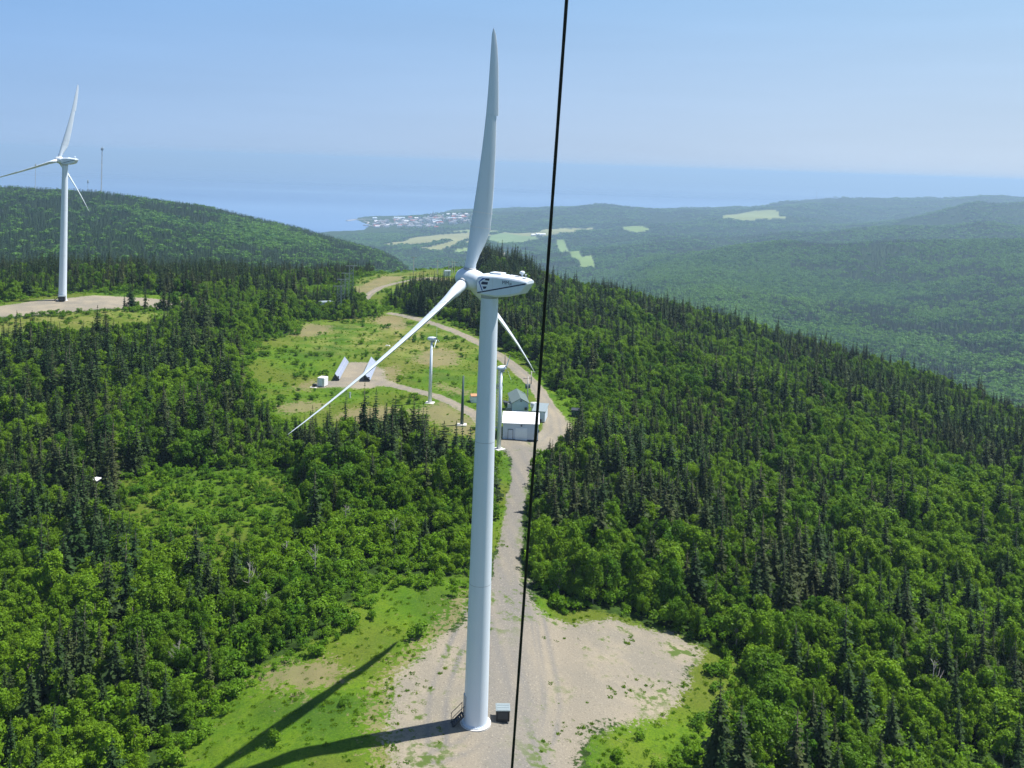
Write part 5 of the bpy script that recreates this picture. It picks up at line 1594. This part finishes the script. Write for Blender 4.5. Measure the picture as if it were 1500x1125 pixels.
sc2 = np.where(w_low, 0.4 + 0.45 * rng.random(len(X2)) + 0.5 * (rng.random(len(X2)) < 0.12), np.where(w_edge, 0.45 + 0.75 * rng.random(len(X2)), np.where(w_under, 0.8 + 0.8 * rng.random(len(X2)), np.where(w_pad, 0.15 + 0.2 * rng.random(len(X2)), 0.4 + 0.6 * rng.random(len(X2))))))
k = ws
scatter('undergrowth', SHRUBS, np.stack([X2[k], Y2[k], Z2_[k] - 0.05], 1), rng.integers(0, 3, k.sum()), rng.random(k.sum()) * 6.28, np.stack([sc2[k], sc2[k] * (0.7 + 0.5 * rng.random(k.sum()))], 1))
# grass tufts
X3, Y3 = jitter_grid(-130, 130, 62, 330, 0.62, rng)
k = (np.abs(np.arctan2(X3, Y3)) < R(30)) & (rng.random(len(X3)) < np.clip(1.25 - np.hypot(X3, Y3) / 300, 0.12, 1))
X3, Y3 = X3[k], Y3[k]
Z3 = ground_z(X3, Y3)
k, P3, Q3, D3 = in_view(X3, Y3, Z3, 20, 30)
X3, Y3, Z3, P3 = X3[k], Y3[k], Z3[k], P3[k]
gr3, rd3, gs3, br3, ls3 = masks(X3, Y3)
h3 = np.minimum(gr3, rd3); u = rng.random(len(X3)); f3 = fbm(X3 / 4, Y3 / 4, 91, 3)
k = ((gs3 < 0.4) & (h3 > 0.25) & (br3 > 0) & (u < 0.10 + 0.45 * f3)) | ((h3 < 0.25) & (h3 > -4.5) & (u < 0.34 * np.clip(f3 - 0.46, 0, 1) * 4) & (np.hypot(X3, Y3) < 135)) | ((gr3 < -2) & (P3 > 790) & (np.hypot(X3, Y3) < 130) & (u < 0.02 + 0.5 * np.clip(f3 - 0.60, 0, 1) * 3)) | ((br3 < 0) & (h3 > 0) & (u < 0.08))
s3 = 0.45 + 0.75 * rng.random(k.sum())
scatter('grass', TUFTS, np.stack([X3[k], Y3[k], Z3[k] + 0.02], 1), rng.integers(0, 3, k.sum()), rng.random(k.sum()) * 6.28, np.stack([s3, s3], 1))
print('shrubs', ws.sum(), 'tufts', k.sum())

# the woods of the far ridges and the valley
def far_woods():
    rng = np.random.default_rng(123)
    D = 640.0; XS, YS = [], []
    while D < 7600:
        s = max(4.6, D * 0.0033)
        n = int(R(62) * D / s)
        a = np.linspace(-R(31), R(31), n) + rng.uniform(-0.5, 0.5, n) * s / D
        d = D + rng.uniform(-0.5, 0.5, n) * s
        XS.append(d * np.sin(a)); YS.append(d * np.cos(a))
        D += s
    x, y = np.concatenate(XS), np.concatenate(YS)
    z = ground_z(x, y)
    keep = z > SEA + 4
    x, y, z = x[keep], y[keep], z[keep]
    fd = np.full(x.shape, 1e4)
    for P, _ in FIELDS:
        fd = np.minimum(fd, sdist(P, x, y))
    d = np.hypot(x, y)
    px, py, _ = project(x, y, z)
    town = (px > 540) & (px < 700) & (d > 4850) & (d < 6000) & (z < SEA + 22)
    keep = (fd > 6) & ~town & (px > -30) & (px < 1530)
    # leave out what the land in front hides by far
    az = np.arctan2(x, y)
    ag = np.linspace(-R(32), R(32), 400); dg = np.exp(np.linspace(math.log(60), math.log(9000), 500))
    AA, DD = np.meshgrid(ag, dg, indexing='ij')
    el = (ground_z(DD * np.sin(AA), DD * np.cos(AA)) - EYE[2]) / DD
    el = np.maximum.accumulate(el, 1)
    i = np.clip(np.round((az - ag[0]) / (ag[1] - ag[0])).astype(int), 0, 399); j = np.clip(np.searchsorted(dg, d * 0.97) - 1, 0, 499)
    keep &= (z + 14 - EYE[2]) / d > el[i, j] - 0.006
    x, y, z, d = x[keep], y[keep], z[keep], d[keep]
    f = 0.6 * fbm(x / 300, y / 300, 7, 3) + 0.4 * fbm(x / 55, y / 55, 17, 2)
    con = rng.random(len(x)) < np.clip(0.50 + 4.0 * (f - 0.5) + 0.42 * ((x < 60) & (d < 1900)), 0.05, 0.95)
    gro = np.maximum(1.0, d / 2300)
    s = gro * (0.75 + 0.55 * rng.random(len(x)))
    sz = np.where(con, s, s * 0.95) / gro
    s = s * np.where(d > 1100, 1.5, 1.25)
    sz = sz * np.where(d > 1100, 1.15, 1.0)
    idx = np.where(con, rng.integers(0, 2, len(x)), 2 + rng.integers(0, 3, len(x)))
    scatter('distant_forest', FARC + FARB, np.stack([x, y, z - 0.4], 1), idx, rng.random(len(x)) * 6.28, np.stack([s * np.where(con, 0.9, 1.05), sz], 1))
    print('far trees', len(x))
far_woods()
